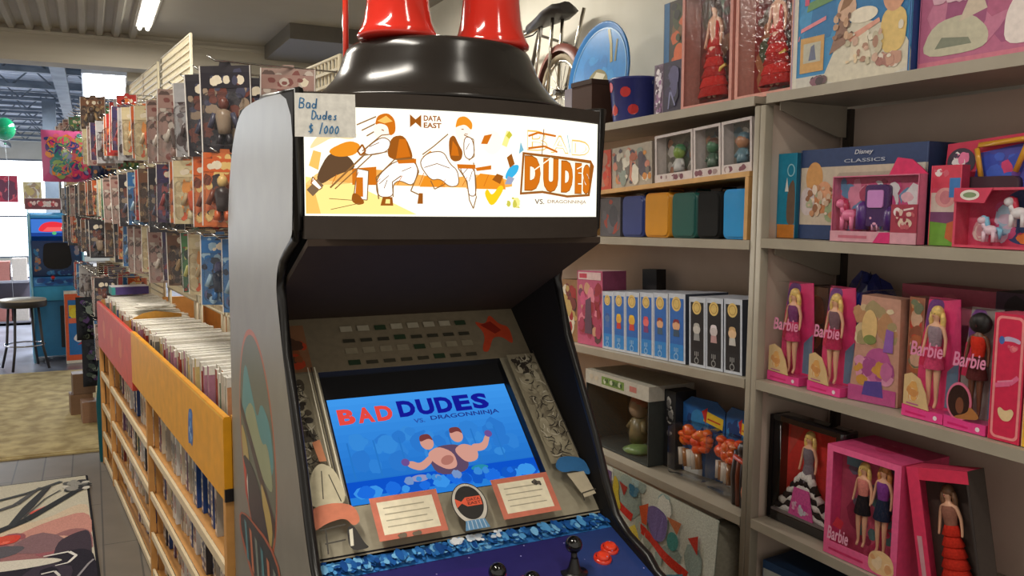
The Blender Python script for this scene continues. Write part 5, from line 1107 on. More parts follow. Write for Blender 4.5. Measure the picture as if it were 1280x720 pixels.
# ================================================================== RIGHT BAY, low shelf
zl = .566
t = thing('doll_case', 'black-framed red window case with a doll in a striped ruffled gown on the low shelf', 'boxed doll', (1.955, 2.02, zl + .002), (0, 0, RZ + .02))
w_, h_, d_ = .283, .345, .075
m = MB('shiny')
for a in ((0, .016, 0, h_), (w_ - .016, w_, 0, h_), (.016, w_ - .016, h_ - .016, h_), (.016, w_ - .016, 0, .03)): m.rbox(a[0], a[1], 0, d_, a[2], a[3], .006, C(26, 22, 24), n=3)
m.build('case_frame', t, label='black case frame')
m = MB('card'); m.box(.016, w_ - .016, d_ - .006, d_, .03, h_ - .016, C(240, 66, 62)); A = Art(m, (0, d_ - .0065, 0), (1, 0, 0), (0, 0, 1), 'card'); A.poly([(.02, .2), (.1, .33), (.03, .33)], C(222, 84, 76)); m.box(.016, w_ - .016, .002, d_ - .008, .031, .038, C(120, 110, 110)); m.build('red_lining', t, label='red card lining')
doll(t, w_ * .48, .036, .039, .275, SK, BLD, C(120, 110, 120), C(120, 110, 120))
m = MB('fabric')
for k in range(7):
    zt2, hf = .168 - .0195 * k, .034 + .0165 * k; n = 12; pts = []; rr = []
    for q in range(n + 1):
        x = -hf + 2 * hf * q / n; pts.append((w_ * .48 + x, .024, zt2 - .026 * (x / hf) ** 2 + .004 * cos(q * 2.4))); rr.append(.0125 + .003 * cos(q * 2.4 + k))
    m.tube(pts, rr, 8, C(38, 34, 38) if k % 2 else C(222, 218, 214))
m.prism([(w_ * .48 - .05, .038), (w_ * .48 + .05, .038), (w_ * .48 + .03, .13), (w_ * .48 - .03, .13)], lambda a, c, d: (a, d, c), .0065, .010, C(216, 90, 160))
A = Art(m, (0, .0065, 0), (1, 0, 0), (0, 0, 1), 'fabric'); A.speckle(w_ * .48 - .04, .04, w_ * .48 + .04, .09, [C(226, 170, 200), C(206, 206, 216), C(206, 70, 150)], 22, .009, 5)
m.build('ruffles', t, label='black and white ruffles with a pink panel')
m = MB('clear'); m.face([(.014, .003, .028), (w_ - .014, .003, .028), (w_ - .014, .003, h_ - .014), (.014, .003, h_ - .014)], W); m.build('window', t)
# big pink box with two dolls
t = thing('doll_box', 'large hot-pink window box with two dolls on the low right shelf', 'boxed doll', (1.905, 1.732, zl + .002), (0, 0, RZ + .03))
w_, h_, d_ = .245, .325, .20
m = MB('card'); P_ = C(222, 70, 128)
m.box(0, w_, d_ - .004, d_, 0, h_, P_); m.box(0, .003, 0, d_, 0, h_, P_); m.box(w_ - .003, w_, 0, d_, 0, h_, C(214, 64, 112)); m.box(.003, w_ - .003, 0, d_, 0, .003, P_); m.box(.003, w_ - .003, 0, d_, h_ - .003, h_, C(216, 76, 128))
for a in ((0, .02, 0, h_), (w_ - .02, w_, 0, h_), (.02, w_ - .02, 0, .04), (.02, w_ - .02, h_ - .018, h_)): m.box(a[0], a[1], -.001, .0015, a[2], a[3], C(232, 96, 146))
A = Art(m, (0, .062, 0), (1, 0, 0), (0, 0, 1), 'card'); A.rect(.004, .004, w_ - .004, h_ - .004, C(196, 84, 116)); A.speckle(.02, .02, w_ - .02, h_ - .02, [C(206, 70, 110), C(90, 130, 130), C(160, 60, 90), C(120, 110, 130), C(214, 100, 130)], 40, .03, 4); A.rect(.02, h_ * .80, .09, h_ * .93, C(110, 170, 180))
B_ = front(m, -.0012); B_.text('Barbie', .012, .045, .085, .085, C(236, 170, 196), .02, .1); B_.poly([(.155, .005), (.158, .06), (.20, .075), (.235, .06), (.24, .005)], C(230, 190, 140)); B_.speckle(.16, .01, .235, .065, [C(236, 206, 170), C(220, 160, 110)], 10, .012, 3); B_.poly([(.03, .09), (.045, .12), (.07, .11), (.06, .085)], C(196, 40, 60)); B_.line([(.02, .018), (.14, .018)], .006, C(206, 44, 100))
Tp = Art(m, (0, 0, h_), (1, 0, 0), (0, 1, 0), 'card'); Tp.speckle(.07, .05, .18, .16, [C(226, 110, 150), C(206, 60, 110), C(196, 120, 140)], 10, .03, 5)
m.build('carton', t)
doll(t, .105, .03, .045, .25, SK, BLD, C(214, 130, 120), C(34, 30, 36)); doll(t, .17, .03, .045, .262, SK, C(206, 140, 80), C(126, 60, 140), C(36, 44, 66))
m = MB('clear'); m.face([(.018, .002, .038), (w_ - .018, .002, .038), (w_ - .018, .002, h_ - .016), (.018, .002, h_ - .016)], W); m.build('window', t)
# pink window box leaning against it
t = thing('doll_box', 'slim pink-sided window box with a doll in red, leaning against the large hot-pink box', 'boxed doll', (1.925, 1.418, zl + .003), (0, radians(-11), RZ + .05))
w_, h_, d_ = .17, .33, .07
m = MB('card'); m.box(0, w_, d_ - .003, d_, 0, h_, C(84, 72, 66)); m.box(0, .003, 0, d_, 0, h_, C(214, 54, 92)); m.box(w_ - .003, w_, 0, d_, 0, h_, C(70, 60, 56)); m.box(.003, w_ - .003, 0, d_, 0, .003, C(206, 50, 84)); m.box(.003, w_ - .003, 0, d_, h_ - .003, h_, C(214, 60, 96))
m.box(0, .034, -.001, .0015, 0, h_, C(220, 56, 96)); m.box(.034, w_, -.001, .0015, h_ - .032, h_, C(214, 50, 84)); m.box(w_ - .006, w_, -.001, .0015, 0, h_ - .032, C(60, 52, 50)); A = front(m, -.001); A.poly([(.010, .03), (.022, .03), (.022, .15), (.008, .15)], C(206, 150, 160)); m.build('carton', t)
doll(t, .085, .035, .012, .275, SK, C(120, 84, 60), C(150, 100, 84), C(206, 50, 36), gown=.14)
m = MB('clear'); m.face([(.032, .002, .003), (w_ - .004, .002, .003), (w_ - .004, .002, h_ - .03), (.032, .002, h_ - .03)], W); m.build('window', t)
# blue boxes on the lowest shelf
def a_db(A, w, h): A.rect(0, h * .5, w * .5, h * .9, C(170, 176, 170)); A.speckle(0, 0, w, h, [C(30, 60, 96), C(20, 40, 70), C(50, 90, 120)], 12, .05, 3)
l, r = place(2.0, .16, 1.93, 0, .1); carton('game_box', 'dark blue box with a pale stripe on the lowest right shelf', 'box', l, r, .25, .22, .27, C(30, 62, 100), C(24, 44, 70), C(26, 56, 92), a_db)
l, r = place(1.70, .16, 1.95); carton('game_box', 'black box beside the dark blue one on the lowest right shelf', 'box', l, r, .3, .2, .2, C(30, 28, 34), C(24, 22, 26), art=a_small([C(40, 38, 46), C(60, 50, 60), C(24, 22, 28)], 12, .05, 3))
# ================================================================== bicycle hung on the wall above the shelves
bk = thing('bicycle', 'small old bicycle with a black saddle and dark red mudguard hung on the white wall', 'bicycle', (2.235, 3.93, 2.175))
def wheel(y, z, r, guard):
    m = MB('matte'); n = 40
    m.tube([(0, y + r * cos(2 * pi * k / n), z + r * sin(2 * pi * k / n)) for k in range(n + 1)], .017, 8, C(150, 138, 116), cap=False); w = m.build('wheel', bk)
    m = MB('chrome'); m.tube([(0, y + (r - .022) * cos(2 * pi * k / n), z + (r - .022) * sin(2 * pi * k / n)) for k in range(n + 1)], .009, 6, C(200, 196, 186), cap=False)
    for k in range(16): a = 2 * pi * k / 16; m.tube([(.0, y, z), (.004 * (-1) ** k, y + (r - .02) * cos(a), z + (r - .02) * sin(a))], .0018, 5, C(190, 186, 180), cap=False)
    m.tube([(-.04, y, z), (.04, y, z)], .016, 10, C(120, 116, 110)); m.build('rim_and_spokes', w)
    if guard:
        m = MB('metal'); R1, R2 = r + .028, r + .065; n = 22; P = []
        for k in range(n + 1):
            a = radians(10 + 165 * k / n); P.append((cos(a), sin(a)))
        for k in range(n):
            (c0, s0), (c1, s1) = P[k], P[k + 1]
            for x0, ra, x1, rb in ((-.028, R1, -.016, R2), (-.016, R2, .016, R2), (.016, R2, .028, R1)):
                m.face([(x0, y + ra * c0, z + ra * s0), (x1, y + rb * c0, z + rb * s0), (x1, y + rb * c1, z + rb * s1), (x0, y + ra * c1, z + ra * s1)], C(110, 58, 48), None, True)
        m.build('mudguard', bk, label='dark red mudguard')
wheel(-.02, 0, .185, True); wheel(.78, 0, .185, False)
m = MB('chrome'); sv = C(196, 190, 178)
for p in (((.03, .07, -.02), (.03, 0.02, .44)), ((-.03, .07, -.02), (-.03, 0.02, .44)), ((0, .30, -.05), (0, .20, .42)), ((0, .20, .38), (0, .70, .36)), ((0, .30, -.05), (0, .68, .30)), ((.03, -.02, 0), (.03, .30, -.05)), ((-.03, -.02, 0), (-.03, .30, -.05)), ((.025, -.02, 0), (.02, -.21, .40)), ((0, .78, 0), (0, .68, .42))):
    m.tube(p, .0095, 8, sv)
m.build('frame', bk)
m = MB('matte'); m.tube([(0, .31, .18), (0, .20, .42)], .011, 8, C(90, 84, 76)); m.build('seat_post', bk)
m = MB('vinyl')
vs = []; fs = []
prof_s = [(.36, .018, .392), (.27, .035, .40), (.15, .07, .405), (.04, .10, .412), (-.04, .09, .425), (-.07, .04, .43)]
for y, wd, z in prof_s:
    for a in range(10): t = 2 * pi * a / 10; vs.append((wd * cos(t), y, z + .028 * sin(t)))
for k in range(len(prof_s) - 1):
    for a in range(10): j = (a + 1) % 10; fs.append((k * 10 + a, k * 10 + j, (k + 1) * 10 + j, (k + 1) * 10 + a))
m.mesh(vs, fs, C(52, 48, 48), None, True); m.face(vs[:10], C(52, 48, 48)); m.face(vs[-10:], C(52, 48, 48)); m.build('saddle', bk)
m = MB('matte'); m.tube([(.25, .66, .44), (.18, .70, .46), (0, .69, .43), (-.18, .70, .46), (-.25, .66, .44)], .011, 8, C(120, 116, 110)); m.tube([(0, .2, .38), (.02, .34, .36), (.03, .5, .37), (.02, .58, .30), (0, .60, .22)], .004, 6, C(34, 32, 32)); m.build('handlebar', bk)
m = MB('matte'); m.tube([(.0, .30, -.05), (.05, .30, -.05), (.06, .30, -.17)], .009, 8, C(120, 116, 110)); m.tube([(0, .30, -.05), (-.05, .30, -.05), (-.06, .30, .07)], .009, 8, C(120, 116, 110)); m.lathe([(.07, -.004), (.074, 0), (.07, .004), (.0, .004)], (.035, .30, -.05), 20, C(110, 104, 96), X=Matrix.Rotation(radians(90), 3, 'Y')); m.build('crank', bk)
m = MB('metal'); m.tube([(.175, .2, .30), (.0, .2, .33), (-.0, .2, .37), (.02, .2, .40)], .008, 8, C(150, 146, 140)); m.build('wall_hook', bk)

# ================================================================== comic bin (frame follows the aisle)
TH5 = radians(5); BO = Vector((.30, 2.335, 0)); BR = Matrix.Rotation(TH5, 3, 'Z')
def BW(v, u, z): return BO + BR @ Vector((v, u, z))
bn = thing('comic_bin', 'long wooden comic display bin with a yellow and a red side board', 'display bin', BO, TH5)
BL, BD = 3.27, .62
woodc = C(206, 150, 84); yel = C(226, 156, 22); red = C(206, 70, 54)
m = MB('wood'); m.prism([(0, .768), (0, .992), (.004, 1.0), (.018, 1.0), (.022, .992), (.022, .768)], lambda a, c, d: (a, d, c), .0, 1.80, yel)
A = Art(m, (0, 1.8, .768), (0, -1, 0), (0, 0, 1), 'wood'); A.line([(.0, .229), (1.8, .229)], .006, C(236, 186, 60))
A.poly([(1.30, .035), (1.315, .155), (1.37, .165), (1.385, .15), (1.375, .12), (1.385, .09), (1.37, .04), (1.34, .05)], C(52, 104, 176)); A.speckle(1.31, .05, 1.37, .155, [C(90, 150, 210), C(150, 180, 210), C(40, 80, 150)], 16, .012, 3)
m.build('yellow_side_board', bn, label='yellow side board with a small blue sticker')
m = MB('wood'); m.prism([(0, .725), (0, .985), (.004, .993), (.018, .993), (.022, .985), (.022, .725)], lambda a, c, d: (a, d, c), 1.802, BL, red)
A = Art(m, (0, BL, .725), (0, -1, 0), (0, 0, 1), 'wood'); A.line([(0, .262), (1.46, .262)], .006, C(226, 130, 96))
for k in range(3): A.blob(.35 + k * .36, .14, .06, .055, C(214, 110, 70), 9)
m.build('red_side_board', bn, label='red side board')
m = MB('wood'); m.box(.024, BD, .0, BL, .74, .762, woodc); m.build('bin_floor', bn)
m = MB('wood'); m.box(BD, BD + .02, 0, BL, .0, 1.0, woodc); m.build('back_board', bn)
for u0, c in ((0.0, C(206, 150, 60)), (BL - .02, woodc)):
    m = MB('wood'); m.box(.024, BD - .002, u0, u0 + .02, .763, 1.0, c); m.build('end_board', bn)
for u0 in (.0, 1.40, 2.75, BL - .03):
    m = MB('wood'); m.box(.002, .024, u0, u0 + .03, 0, .765 if u0 < 1.7 else .72, woodc); m.box(.03, .26, u0, u0 + .02, 0, .735, woodc); m.build('post', bn)
m = MB('wood'); m.box(.262, .274, .03, BL - .03, 0, .735, C(120, 90, 60)); m.build('rack_back', bn)
LEDGE = [.03, .19, .365, .56]
for z in LEDGE:
    for ua, ub in ((.032, 1.398), (1.432, 2.748), (2.782, BL - .032)):
        m = MB('wood'); m.prism([(.02, z), (.03, z - .016), (.26, z - .016), (.26, z)], lambda a, c, d: (a, d, c), ua, ub, woodc)
        m.build('ledge', bn)
        m = MB('metal'); m.prism([(.004, z - .018), (.014, z - .018), (.014, z + .010), (.004, z + .010)], lambda a, c, d: (a, d, c), ua, ub, C(226, 206, 170)); m.build('ledge_lip', bn)
m = MB('metal'); m.box(.0, .024, -.006, .004, .765, .80, C(30, 26, 26)); m.build('corner_bracket', bn)

# bagged comics standing in the bin
R = random.Random(12)
pals = [C(206, 150, 110), C(150, 60, 50), C(90, 100, 130), C(196, 176, 120), C(120, 116, 110), C(60, 56, 60), C(170, 120, 140), C(110, 130, 110)]
cm = []
for k in range(10):
    w, h, th = .26, .262, .0235
    m = MB('paper'); e = C(236, 233, 224); s1 = pals[k % len(pals)] if k % 3 == 0 else C(196, 188, 172)
    m.box(0, w, -th / 2, th / 2, 0, h, C(206, 200, 184), top=e, left=s1, front=pals[k % len(pals)])
    A = Art(m, (0, th / 2, 0), (0, -1, 0), (0, 0, 1), 'paper')
    for q in range(3): A.line([(.002 + q * .004, .0), (.002 + q * .004, h)], .0012, [C(120, 112, 100), C(70, 64, 60), C(226, 222, 210)][(q + k) % 3])
    A2 = Art(m, (0, -th / 2, 0), (1, 0, 0), (0, 0, 1), 'paper'); A2.speckle(.01, .01, w - .01, h - .04, pals, 14, .04, k); A2.rect(0.0, h - .022, w, h, C(226, 222, 212))
    Tp_ = Art(m, (0, -th / 2, h), (1, 0, 0), (0, 1, 0), 'paper')
    for q in range(2): Tp_.line([(.002, .004 + q * .004), (w - .002, .004 + q * .004)], .0008, C(150, 142, 130))
    cm.append(m.data('comic'))
u = .10; n = 0; DIV = []
while u < 3.2:
    lean = R.uniform(.008, .011); 
    o = bpy.data.objects.new('comic_book', cm[R.randrange(10)]); COL.objects.link(o)
    dz = .01 * sin(u * 5) + R.uniform(-.012, .02); 
    o.location = BW(.030 + R.uniform(0, .025), u, .764); o.rotation_euler = (-lean, 0, TH5 + R.uniform(-.002, .002)); o.scale = (1, 1, .98 + dz * 2.2 + .24 * max(0, 1 - u / 1.7))
    tag(o, 'bagged comic book standing upright in the top of the wooden bin', 'comic book', 'comics standing in the top bin'); n += 1
    gap = R.random() < .07; u += .0258 if not gap else .05
    if gap and 1.75 < u < 2.4 and len(DIV) < 2: DIV.append(u - .0245)
# orange divider cards
for u in DIV:
    m = MB('card'); m.prism([(0, 0), (.24, 0), (.24, .27), (.12, .29), (.06, .28), (0, .25)], lambda a, c, d: (a, d, c), 0, .002, C(206, 150, 60))
    tag(m.build('divider_card', loc=BW(.03, u, .764), rot=(-.01, 0, TH5)), ['orange divider card among the comics, the nearer one to the yellow board', 'orange divider card among the comics, the farther one above the red board'][u != DIV[0]], 'divider')
# a purple game box and white papers on top of the comics at the far end
m = MB('card'); m.box(0, .2, 0, .15, 0, .045, C(76, 58, 120), top=C(206, 200, 206), left=C(60, 140, 140)); A = Art(m, (0, 0, 0), (1, 0, 0), (0, 0, 1), 'card'); A.rect(0, 0, .02, .045, C(60, 150, 150)); tag(m.build('game_box', loc=BW(.06, 3.05, 1.045), rot=(0, 0, TH5)), 'flat purple and teal box lying on the comics at the far end of the bin', 'box')
m = MB('paper')
for k in range(5): m.prism([(-.09, -.06), (.09, -.07), (.08, .07), (-.08, .06)], lambda a, c, d: (a * cos(k * .4) - c * sin(k * .4), a * sin(k * .4) + c * cos(k * .4), d), .003 * k, .003 * k + .002, C(236, 232, 222))
tag(m.build('paper_stack', loc=BW(.17, 2.3, 1.05), rot=(0, 0, TH5)), 'loose white papers lying on top of the comics', 'papers')

# books on the three racks under the boards
bkp = [(C(40, 70, 130), 'blue'), (C(176, 168, 156), 'grey'), (C(120, 50, 44), 'dark red'), (C(222, 212, 192), 'cream'), (C(60, 56, 60), 'black'), (C(110, 80, 110), 'purple'), (C(196, 150, 70), 'yellow'), (C(80, 100, 90), 'green'), (C(226, 224, 220), 'white')]
bm_ = []
for k, (c, nme) in enumerate(bkp):
    m = MB('gloss'); w, th, h = .15, .022, .15
    m.box(0, w, -th / 2, th / 2, 0, h, c, top=C(220, 214, 200), right=C(220, 214, 200)); A = Art(m, (0, th / 2, 0), (0, -1, 0), (0, 0, 1), 'gloss')
    A.rect(.003, h * .25, th - .003, h * .75, [C(220, 210, 190), C(40, 40, 46), C(206, 180, 90), C(150, 60, 50), C(190, 190, 190)][k % 5]); A.rect(.003, .01, th - .003, .022, C(220, 214, 206)); A.speckle(.003, h * .3, th - .003, h * .72, [c, C(120, 110, 104), C(60, 56, 60)], 8, .006, k)
    bm_.append(m.data('book'))
rack_names = {.03: 'bottom', .19: 'second', .365: 'third', .56: 'top'}
for z, hh in ((.03, .14), (.19, .155), (.365, .175), (.56, .165)):
    u = .05
    while u < 3.2:
        if 1.375 < u < 1.45 or 2.72 < u < 2.80: u = u + .08; continue
        k = R.choice([0, 0, 1, 0, 1, 8, 0, 4]) if u < .75 else R.choice([1, 3, 8, 8, 3, 1, 0, 2, 4, 5, 6, 7, 3, 8])
        th = R.uniform(.024, .036) if u < 1.4 else R.uniform(.032, .05)
        o = bpy.data.objects.new('book', bm_[k]); COL.objects.link(o); o.location = BW(.034 + R.uniform(0, .03), u, z + .001); o.rotation_euler = (R.uniform(-.004, .004), 0, TH5); o.scale = (1, th / .023, hh / .15 * R.uniform(.86, .98))
        tag(o, '%s-spined book on the %s rack of the wooden bin' % (bkp[k][1], rack_names[z]), 'book', '%s books on the %s rack' % (bkp[k][1], rack_names[z]))
        u += th + .0062
# teal board and dark rucksacks at the far end of the bin
m = MB('matte'); m.prism([(0, .0), (.5, .0), (.5, .74), (.03, .74), (.012, .60), (-.01, .36), (-.004, .12)], lambda a, c, d: (a, d, c), 0, .03, C(20, 84, 92)); tag(m.build('teal_board', loc=BW(-.012, BL + .012, 0), rot=(0, 0, TH5)), 'dark teal board standing against the far end of the comic bin', 'board')

# ================================================================== wire grid wall with hanging packs
def grid(name, label, u0, u1, z0, z1, v, legs=False):
    t = thing(name, label, 'grid wall', BW(v, u0, 0), TH5, 'wire grid panels over the bin'); wc = C(220, 210, 182)
    m = MB('metal'); L_ = u1 - u0
    m.tube([(0, 0, z0), (0, 0, z1), (0, L_, z1), (0, L_, z0), (0, 0, z0)], .008, 6, wc); m.build('frame', t)
    m = MB('metal'); k = 0; n = int(L_ / .032)
    for k in range(1, n): m.box(-.003, .003, L_ * k / n - .004, L_ * k / n + .004, z0, z1, wc)
    m.build('upright_wires', t)
    m = MB('metal'); n = int((z1 - z0) / .04)
    for k in range(1, n): z = z0 + (z1 - z0) * k / n; m.box(-.009, -.003, 0, L_, z - .0045, z + .0045, wc)
    m.build('cross_wires', t)
    for q in (.05, L_ - .05):
        m = MB('metal'); m.tube([(0, q, .001 if legs else .7625), (0, q, z0)], .011, 8, wc); m.build('leg', t)
    return t
gl = [('low cream wire grid panel nearest the arcade cabinet', .16, .92, 2.02), ('low cream wire grid panel, second from the arcade cabinet', .94, 1.70, 2.02), ('cream wire grid panel just before the tall ones', 1.72, 2.33, 2.10),
      ('tall cream wire grid panel, the nearest of those rising toward the ceiling', 2.35, 3.24, 2.45)]
for lab, a_, b__, zt_ in gl: grid('grid_panel', lab, a_, b__, 1.06, zt_, .40)
for i, (a_, b__) in enumerate(((3.37, 3.95), (3.97, 4.60), (4.62, 5.28), (5.30, 6.25))):
    grid('grid_panel', ['tall cream floor-standing grid panel just past the comic bin', 'tall cream floor-standing grid panel, second past the comic bin', 'cream floor-standing grid panel, third past the comic bin', 'cream floor-standing grid panel farthest from the arcade cabinet'][i], a_, b__, .12, [2.45, 2.45, 2.32, 2.32][i], .40, True)
# carded packs: one of each kind, then copies
PK_ = [('orange', C(206, 110, 60), [C(206, 96, 44), C(226, 190, 120), C(120, 60, 40), C(60, 50, 50)]), ('dark', C(50, 46, 52), [C(40, 36, 44), C(110, 60, 50), C(70, 70, 90), C(150, 130, 110)]), ('pale tan', C(206, 190, 150), [C(214, 200, 160), C(226, 150, 70), C(190, 170, 130), C(206, 90, 50)]),
       ('blue', C(60, 110, 160), [C(50, 110, 170), C(90, 90, 130), C(150, 180, 200), C(40, 50, 70)]), ('purple', C(70, 54, 84), [C(60, 50, 90), C(96, 70, 110), C(150, 60, 60), C(40, 36, 50)]), ('rose grey', C(160, 134, 124), [C(164, 130, 120), C(130, 76, 70), C(196, 184, 172), C(96, 76, 70)]),
       ('red', C(170, 50, 44), [C(180, 50, 40), C(220, 120, 60), C(90, 40, 40), C(206, 190, 170)]), ('silvery', C(170, 168, 170), [C(176, 174, 176), C(110, 100, 104), C(80, 64, 64), C(150, 140, 138)]), ('brown', C(110, 84, 66), [C(120, 80, 56), C(76, 56, 46), C(170, 140, 100), C(60, 46, 40)]), ('green', C(70, 110, 80), [C(80, 130, 80), C(50, 70, 60), C(190, 190, 110), C(150, 60, 50)])]
pmesh = []
for k, (nm, c, pal) in enumerate(PK_):
    w, h = .145 + .02 * (k % 3), .235 + .03 * (k % 2)
    a = MB('gloss'); a.prism([(-w / 2, -h), (w / 2, -h), (w / 2, 0), (w * .12, 0), (w * .1, .012), (-w * .1, .012), (-w * .12, 0), (-w / 2, 0)], lambda p, q, d: (p, d, q), 0, .003, c)
    A = front(a, 0, 'gloss'); A.speckle(-w / 2, -h, w / 2, 0, pal, 70, .017, k); A.rect(-w / 2, -h * .26, w / 2, -h * .08, pal[0]); A.speckle(-w * .4, -h * .24, w * .4, -h * .10, [C(226, 214, 190), pal[1], pal[2]], 9, .016, k + 40); A.line([(-w / 2 + .002, -h), (-w / 2 + .002, 0)], .004, C(226, 220, 214)); A.line([(w / 2 - .002, -h), (w / 2 - .002, 0)], .003, C(214, 208, 200))
    b_ = MB('clear'); b_.rbox(-w * .36, w * .36, -.045, -.001, -h * .94, -h * .32, .02, W, n=4)
    f = MB('plastic'); z0 = -h * .92; f.ball((0, -.022, z0 + .125), (.017, .016, .02), pal[1]); f.lathe([(0, .03), (.018, .032), (.021, .05), (.026, .085), (.022, .10), (.008, .108), (0, .11)], (0, -.022, z0), 10, pal[3])
    for s in (-1, 1): f.tube([(s * .028, -.022, z0 + .095), (s * .045, -.024, z0 + .05)], .009, 6, pal[2]); f.tube([(s * .014, -.022, z0 + .03), (s * .018, -.022, z0 + .0)], .011, 6, pal[0])
    pmesh.append((a.data('backing_card'), b_.data('blister'), f.data('figure'), w, h))
protos = []
def pack(k, loc, rz, label, group, ry=0.0, s=1.0):
    a, b_, f, w, h = pmesh[k]
    t = thing('hanging_pack', label, 'toy pack', loc, (0, ry, rz), group); t.scale = (s, s, s)
    for nme, me in (('backing_card', a), ('blister', b_), ('figure', f)):
        o = bpy.data.objects.new(nme, me); COL.objects.link(o); o.parent = t
    return t
R = random.Random(5)
rows = [(1.965, 'top row', 0.15), (1.715, 'middle row', .15), (1.475, 'bottom row', .15), (2.25, 'highest row', 3.5), (1.12, 'lowest row', 3.4), (.82, 'floor row', 3.5)]
hooks = {}
for zr, rn, u0 in rows:
    u = u0
    while u < (6.2 if rn in ('highest row', 'top row', 'middle row', 'bottom row') else 5.2):
        dz_ = .075 * min(1, max(0, (u - 1.4) / .8)) if rn == 'top row' else 0
        for v in ((.25, .13) if rn == 'bottom row' and u < 3.4 else (.235, .06)):
            if v == .06 and ((3.7 < u < 5.1 and rn in ('highest row', 'top row')) or (3.7 < u < 4.6 and rn in ('lowest row', 'floor row'))): continue
            k = R.randrange(10)
            if u < .7 and zr == 1.475: k = 3
            if u < .9 and zr == 1.715: k = 2 if R.random() < .6 else 0
            if u < .7 and zr == 1.965: k = R.choice([1, 1, 5, 7])
            if u > 2.6 and zr < 1.5 and R.random() < .4: k = R.choice([0, 6, 1])
            if u > 1.2 and R.random() < .06: continue
            where = 'over the near end of the bin' if u < 1.2 else ('over the middle of the bin' if u < 2.4 else ('over the far end of the bin' if u < 3.4 else 'beyond the far end of the bin'))
            pack(k, BW(v + R.uniform(-.012, .012), u + R.uniform(-.012, .012), zr + dz_ + R.uniform(-.008, .001)), radians(-30) + R.uniform(-.17, .17), '%s carded pack hanging in the %s %s' % (PK_[k][0], rn, where), '%s packs, %s, %s' % (PK_[k][0], rn, where), R.uniform(-.03, .03), R.uniform(.86, .925))
        m = MB('chrome'); 
        p0 = BW(.385, u, zr + .003 + dz_); d_ = BR @ Vector((-1, 0, 0))
        m.tube([(0, 0, 0), tuple(d_ * .35), tuple(d_ * .37 + Vector((0, 0, .012)))], .003, 6, C(200, 200, 196)); tag(m.build('peg_hook', loc=p0), 'chrome peg hook of the wire grid, %s %s' % (rn, 'near the cabinet' if u < 1.2 else ('over the bin' if u < 3.4 else 'beyond the bin')), 'hook', 'peg hooks %s %s' % (rn, 'near the cabinet' if u < 1.2 else ('over the bin' if u < 3.4 else 'beyond the bin')))
        u += .20
# big colourful bags hung high at the far end
def puffy(name, label, loc, rz, w, h, d, base, pal, sd, cat='bag', mat='shiny', n=40, group=None):
    t = thing(name, label, cat, loc, rz, group)
    m = MB(mat); N1, N2 = 18, 10; vs = []; fs = []; RR = random.Random(sd)
    for j in range(N2 + 1):
        for i in range(N1 + 1):
            a = i / N1; b__ = j / N2; pz = (sin(pi * a) ** .5) * (sin(pi * b__) ** .5)
            vs.append((w * (a - .5), -d * pz * (1 + .15 * sin(i * 2.1 + j)), -h * (1 - b__)))
    fs = [(j * (N1 + 1) + i, j * (N1 + 1) + i + 1, (j + 1) * (N1 + 1) + i + 1, (j + 1) * (N1 + 1) + i) for j in range(N2) for i in range(N1)]
    cl = []
    for j in range(N2):
        for i in range(N1): cl.append(base)
    m.mesh(vs, fs, cl, None, True); m.mesh([(x, -y * .5 + .001, z) for x, y, z in vs], fs, base, None, True)
    def ps(x, y, e):
        a = min(1, max(0, x / w)); b__ = min(1, max(0, y / h)); pz = (max(0, sin(pi * a)) ** .5) * (max(0, sin(pi * b__)) ** .5)
        return Vector((w * (a - .5), -d * pz * (1 + .15) - e - .002, -h * (1 - b__)))
    A = Art(m, (0, 0, 0), (1, 0, 0), (0, 0, 1), mat, e0=.001, pos=ps, strip=w / 14)
    A.speckle(w * .03, h * .03, w * .97, h * .97, pal, n, w * .12, sd)
    m.build('pouch', t)
    m = MB('metal'); m.tube([(-w * .1, 0, -.01), (0, 0, .05), (w * .1, 0, -.01)], .004, 6, C(60, 60, 64)); m.build('hanging_loop', t)
    return t
puffy('hanging_toy_bag', 'large bright pink, teal and purple toy bag hung high past the grid panels', (-.12, 7.0, 2.10), .1, .36, .37, .07, C(206, 96, 150), [C(226, 70, 120), C(60, 140, 140), C(150, 160, 200), C(70, 80, 150), C(226, 110, 130), C(150, 180, 110), C(90, 70, 140), C(236, 150, 70)], 3, n=80)
puffy('hanging_toy_bag', 'orange and navy toy bag hanging right of the bright pink one', (.10, 6.95, 2.06), .1, .17, .36, .05, C(40, 56, 96), [C(36, 50, 90), C(190, 120, 60), C(60, 60, 60), C(30, 40, 70)], 4, n=26)
for i, (x, y, z, w, h, sd) in enumerate(((-.035, 6.5, .93, .16, .30, 5), (.015, 6.3, .66, .20, .32, 6))):
    puffy('hanging_rucksack', ['dark patterned rucksack, upper of two hung past the far end of the bin', 'dark patterned rucksack, lower of two hung past the far end of the bin'][i], (x, y, z), .15, w, h, .10, C(40, 42, 48), [C(30, 32, 38), C(60, 70, 66), C(110, 120, 110), C(80, 60, 100), C(44, 46, 52)], sd, 'rucksack', 'fabric', 40, 'dark rucksacks')
for i, (x, y, z, c) in enumerate(((-.11, 6.9, .0155, C(120, 90, 66)), (-.03, 6.6, .0155, C(140, 104, 80)), (-.09, 6.9, .168, C(110, 84, 64)))):
    lab = ['brown carton on the floor past the bin, underneath another carton', 'brown carton alone on the floor past the far end of the bin', 'brown carton on top of the small stack at the far end of the bin'][i]
    carton('small_carton', lab, 'box', (x - .07, y, z), (0, 0, .1), .15, .14, .15, c, group=None)

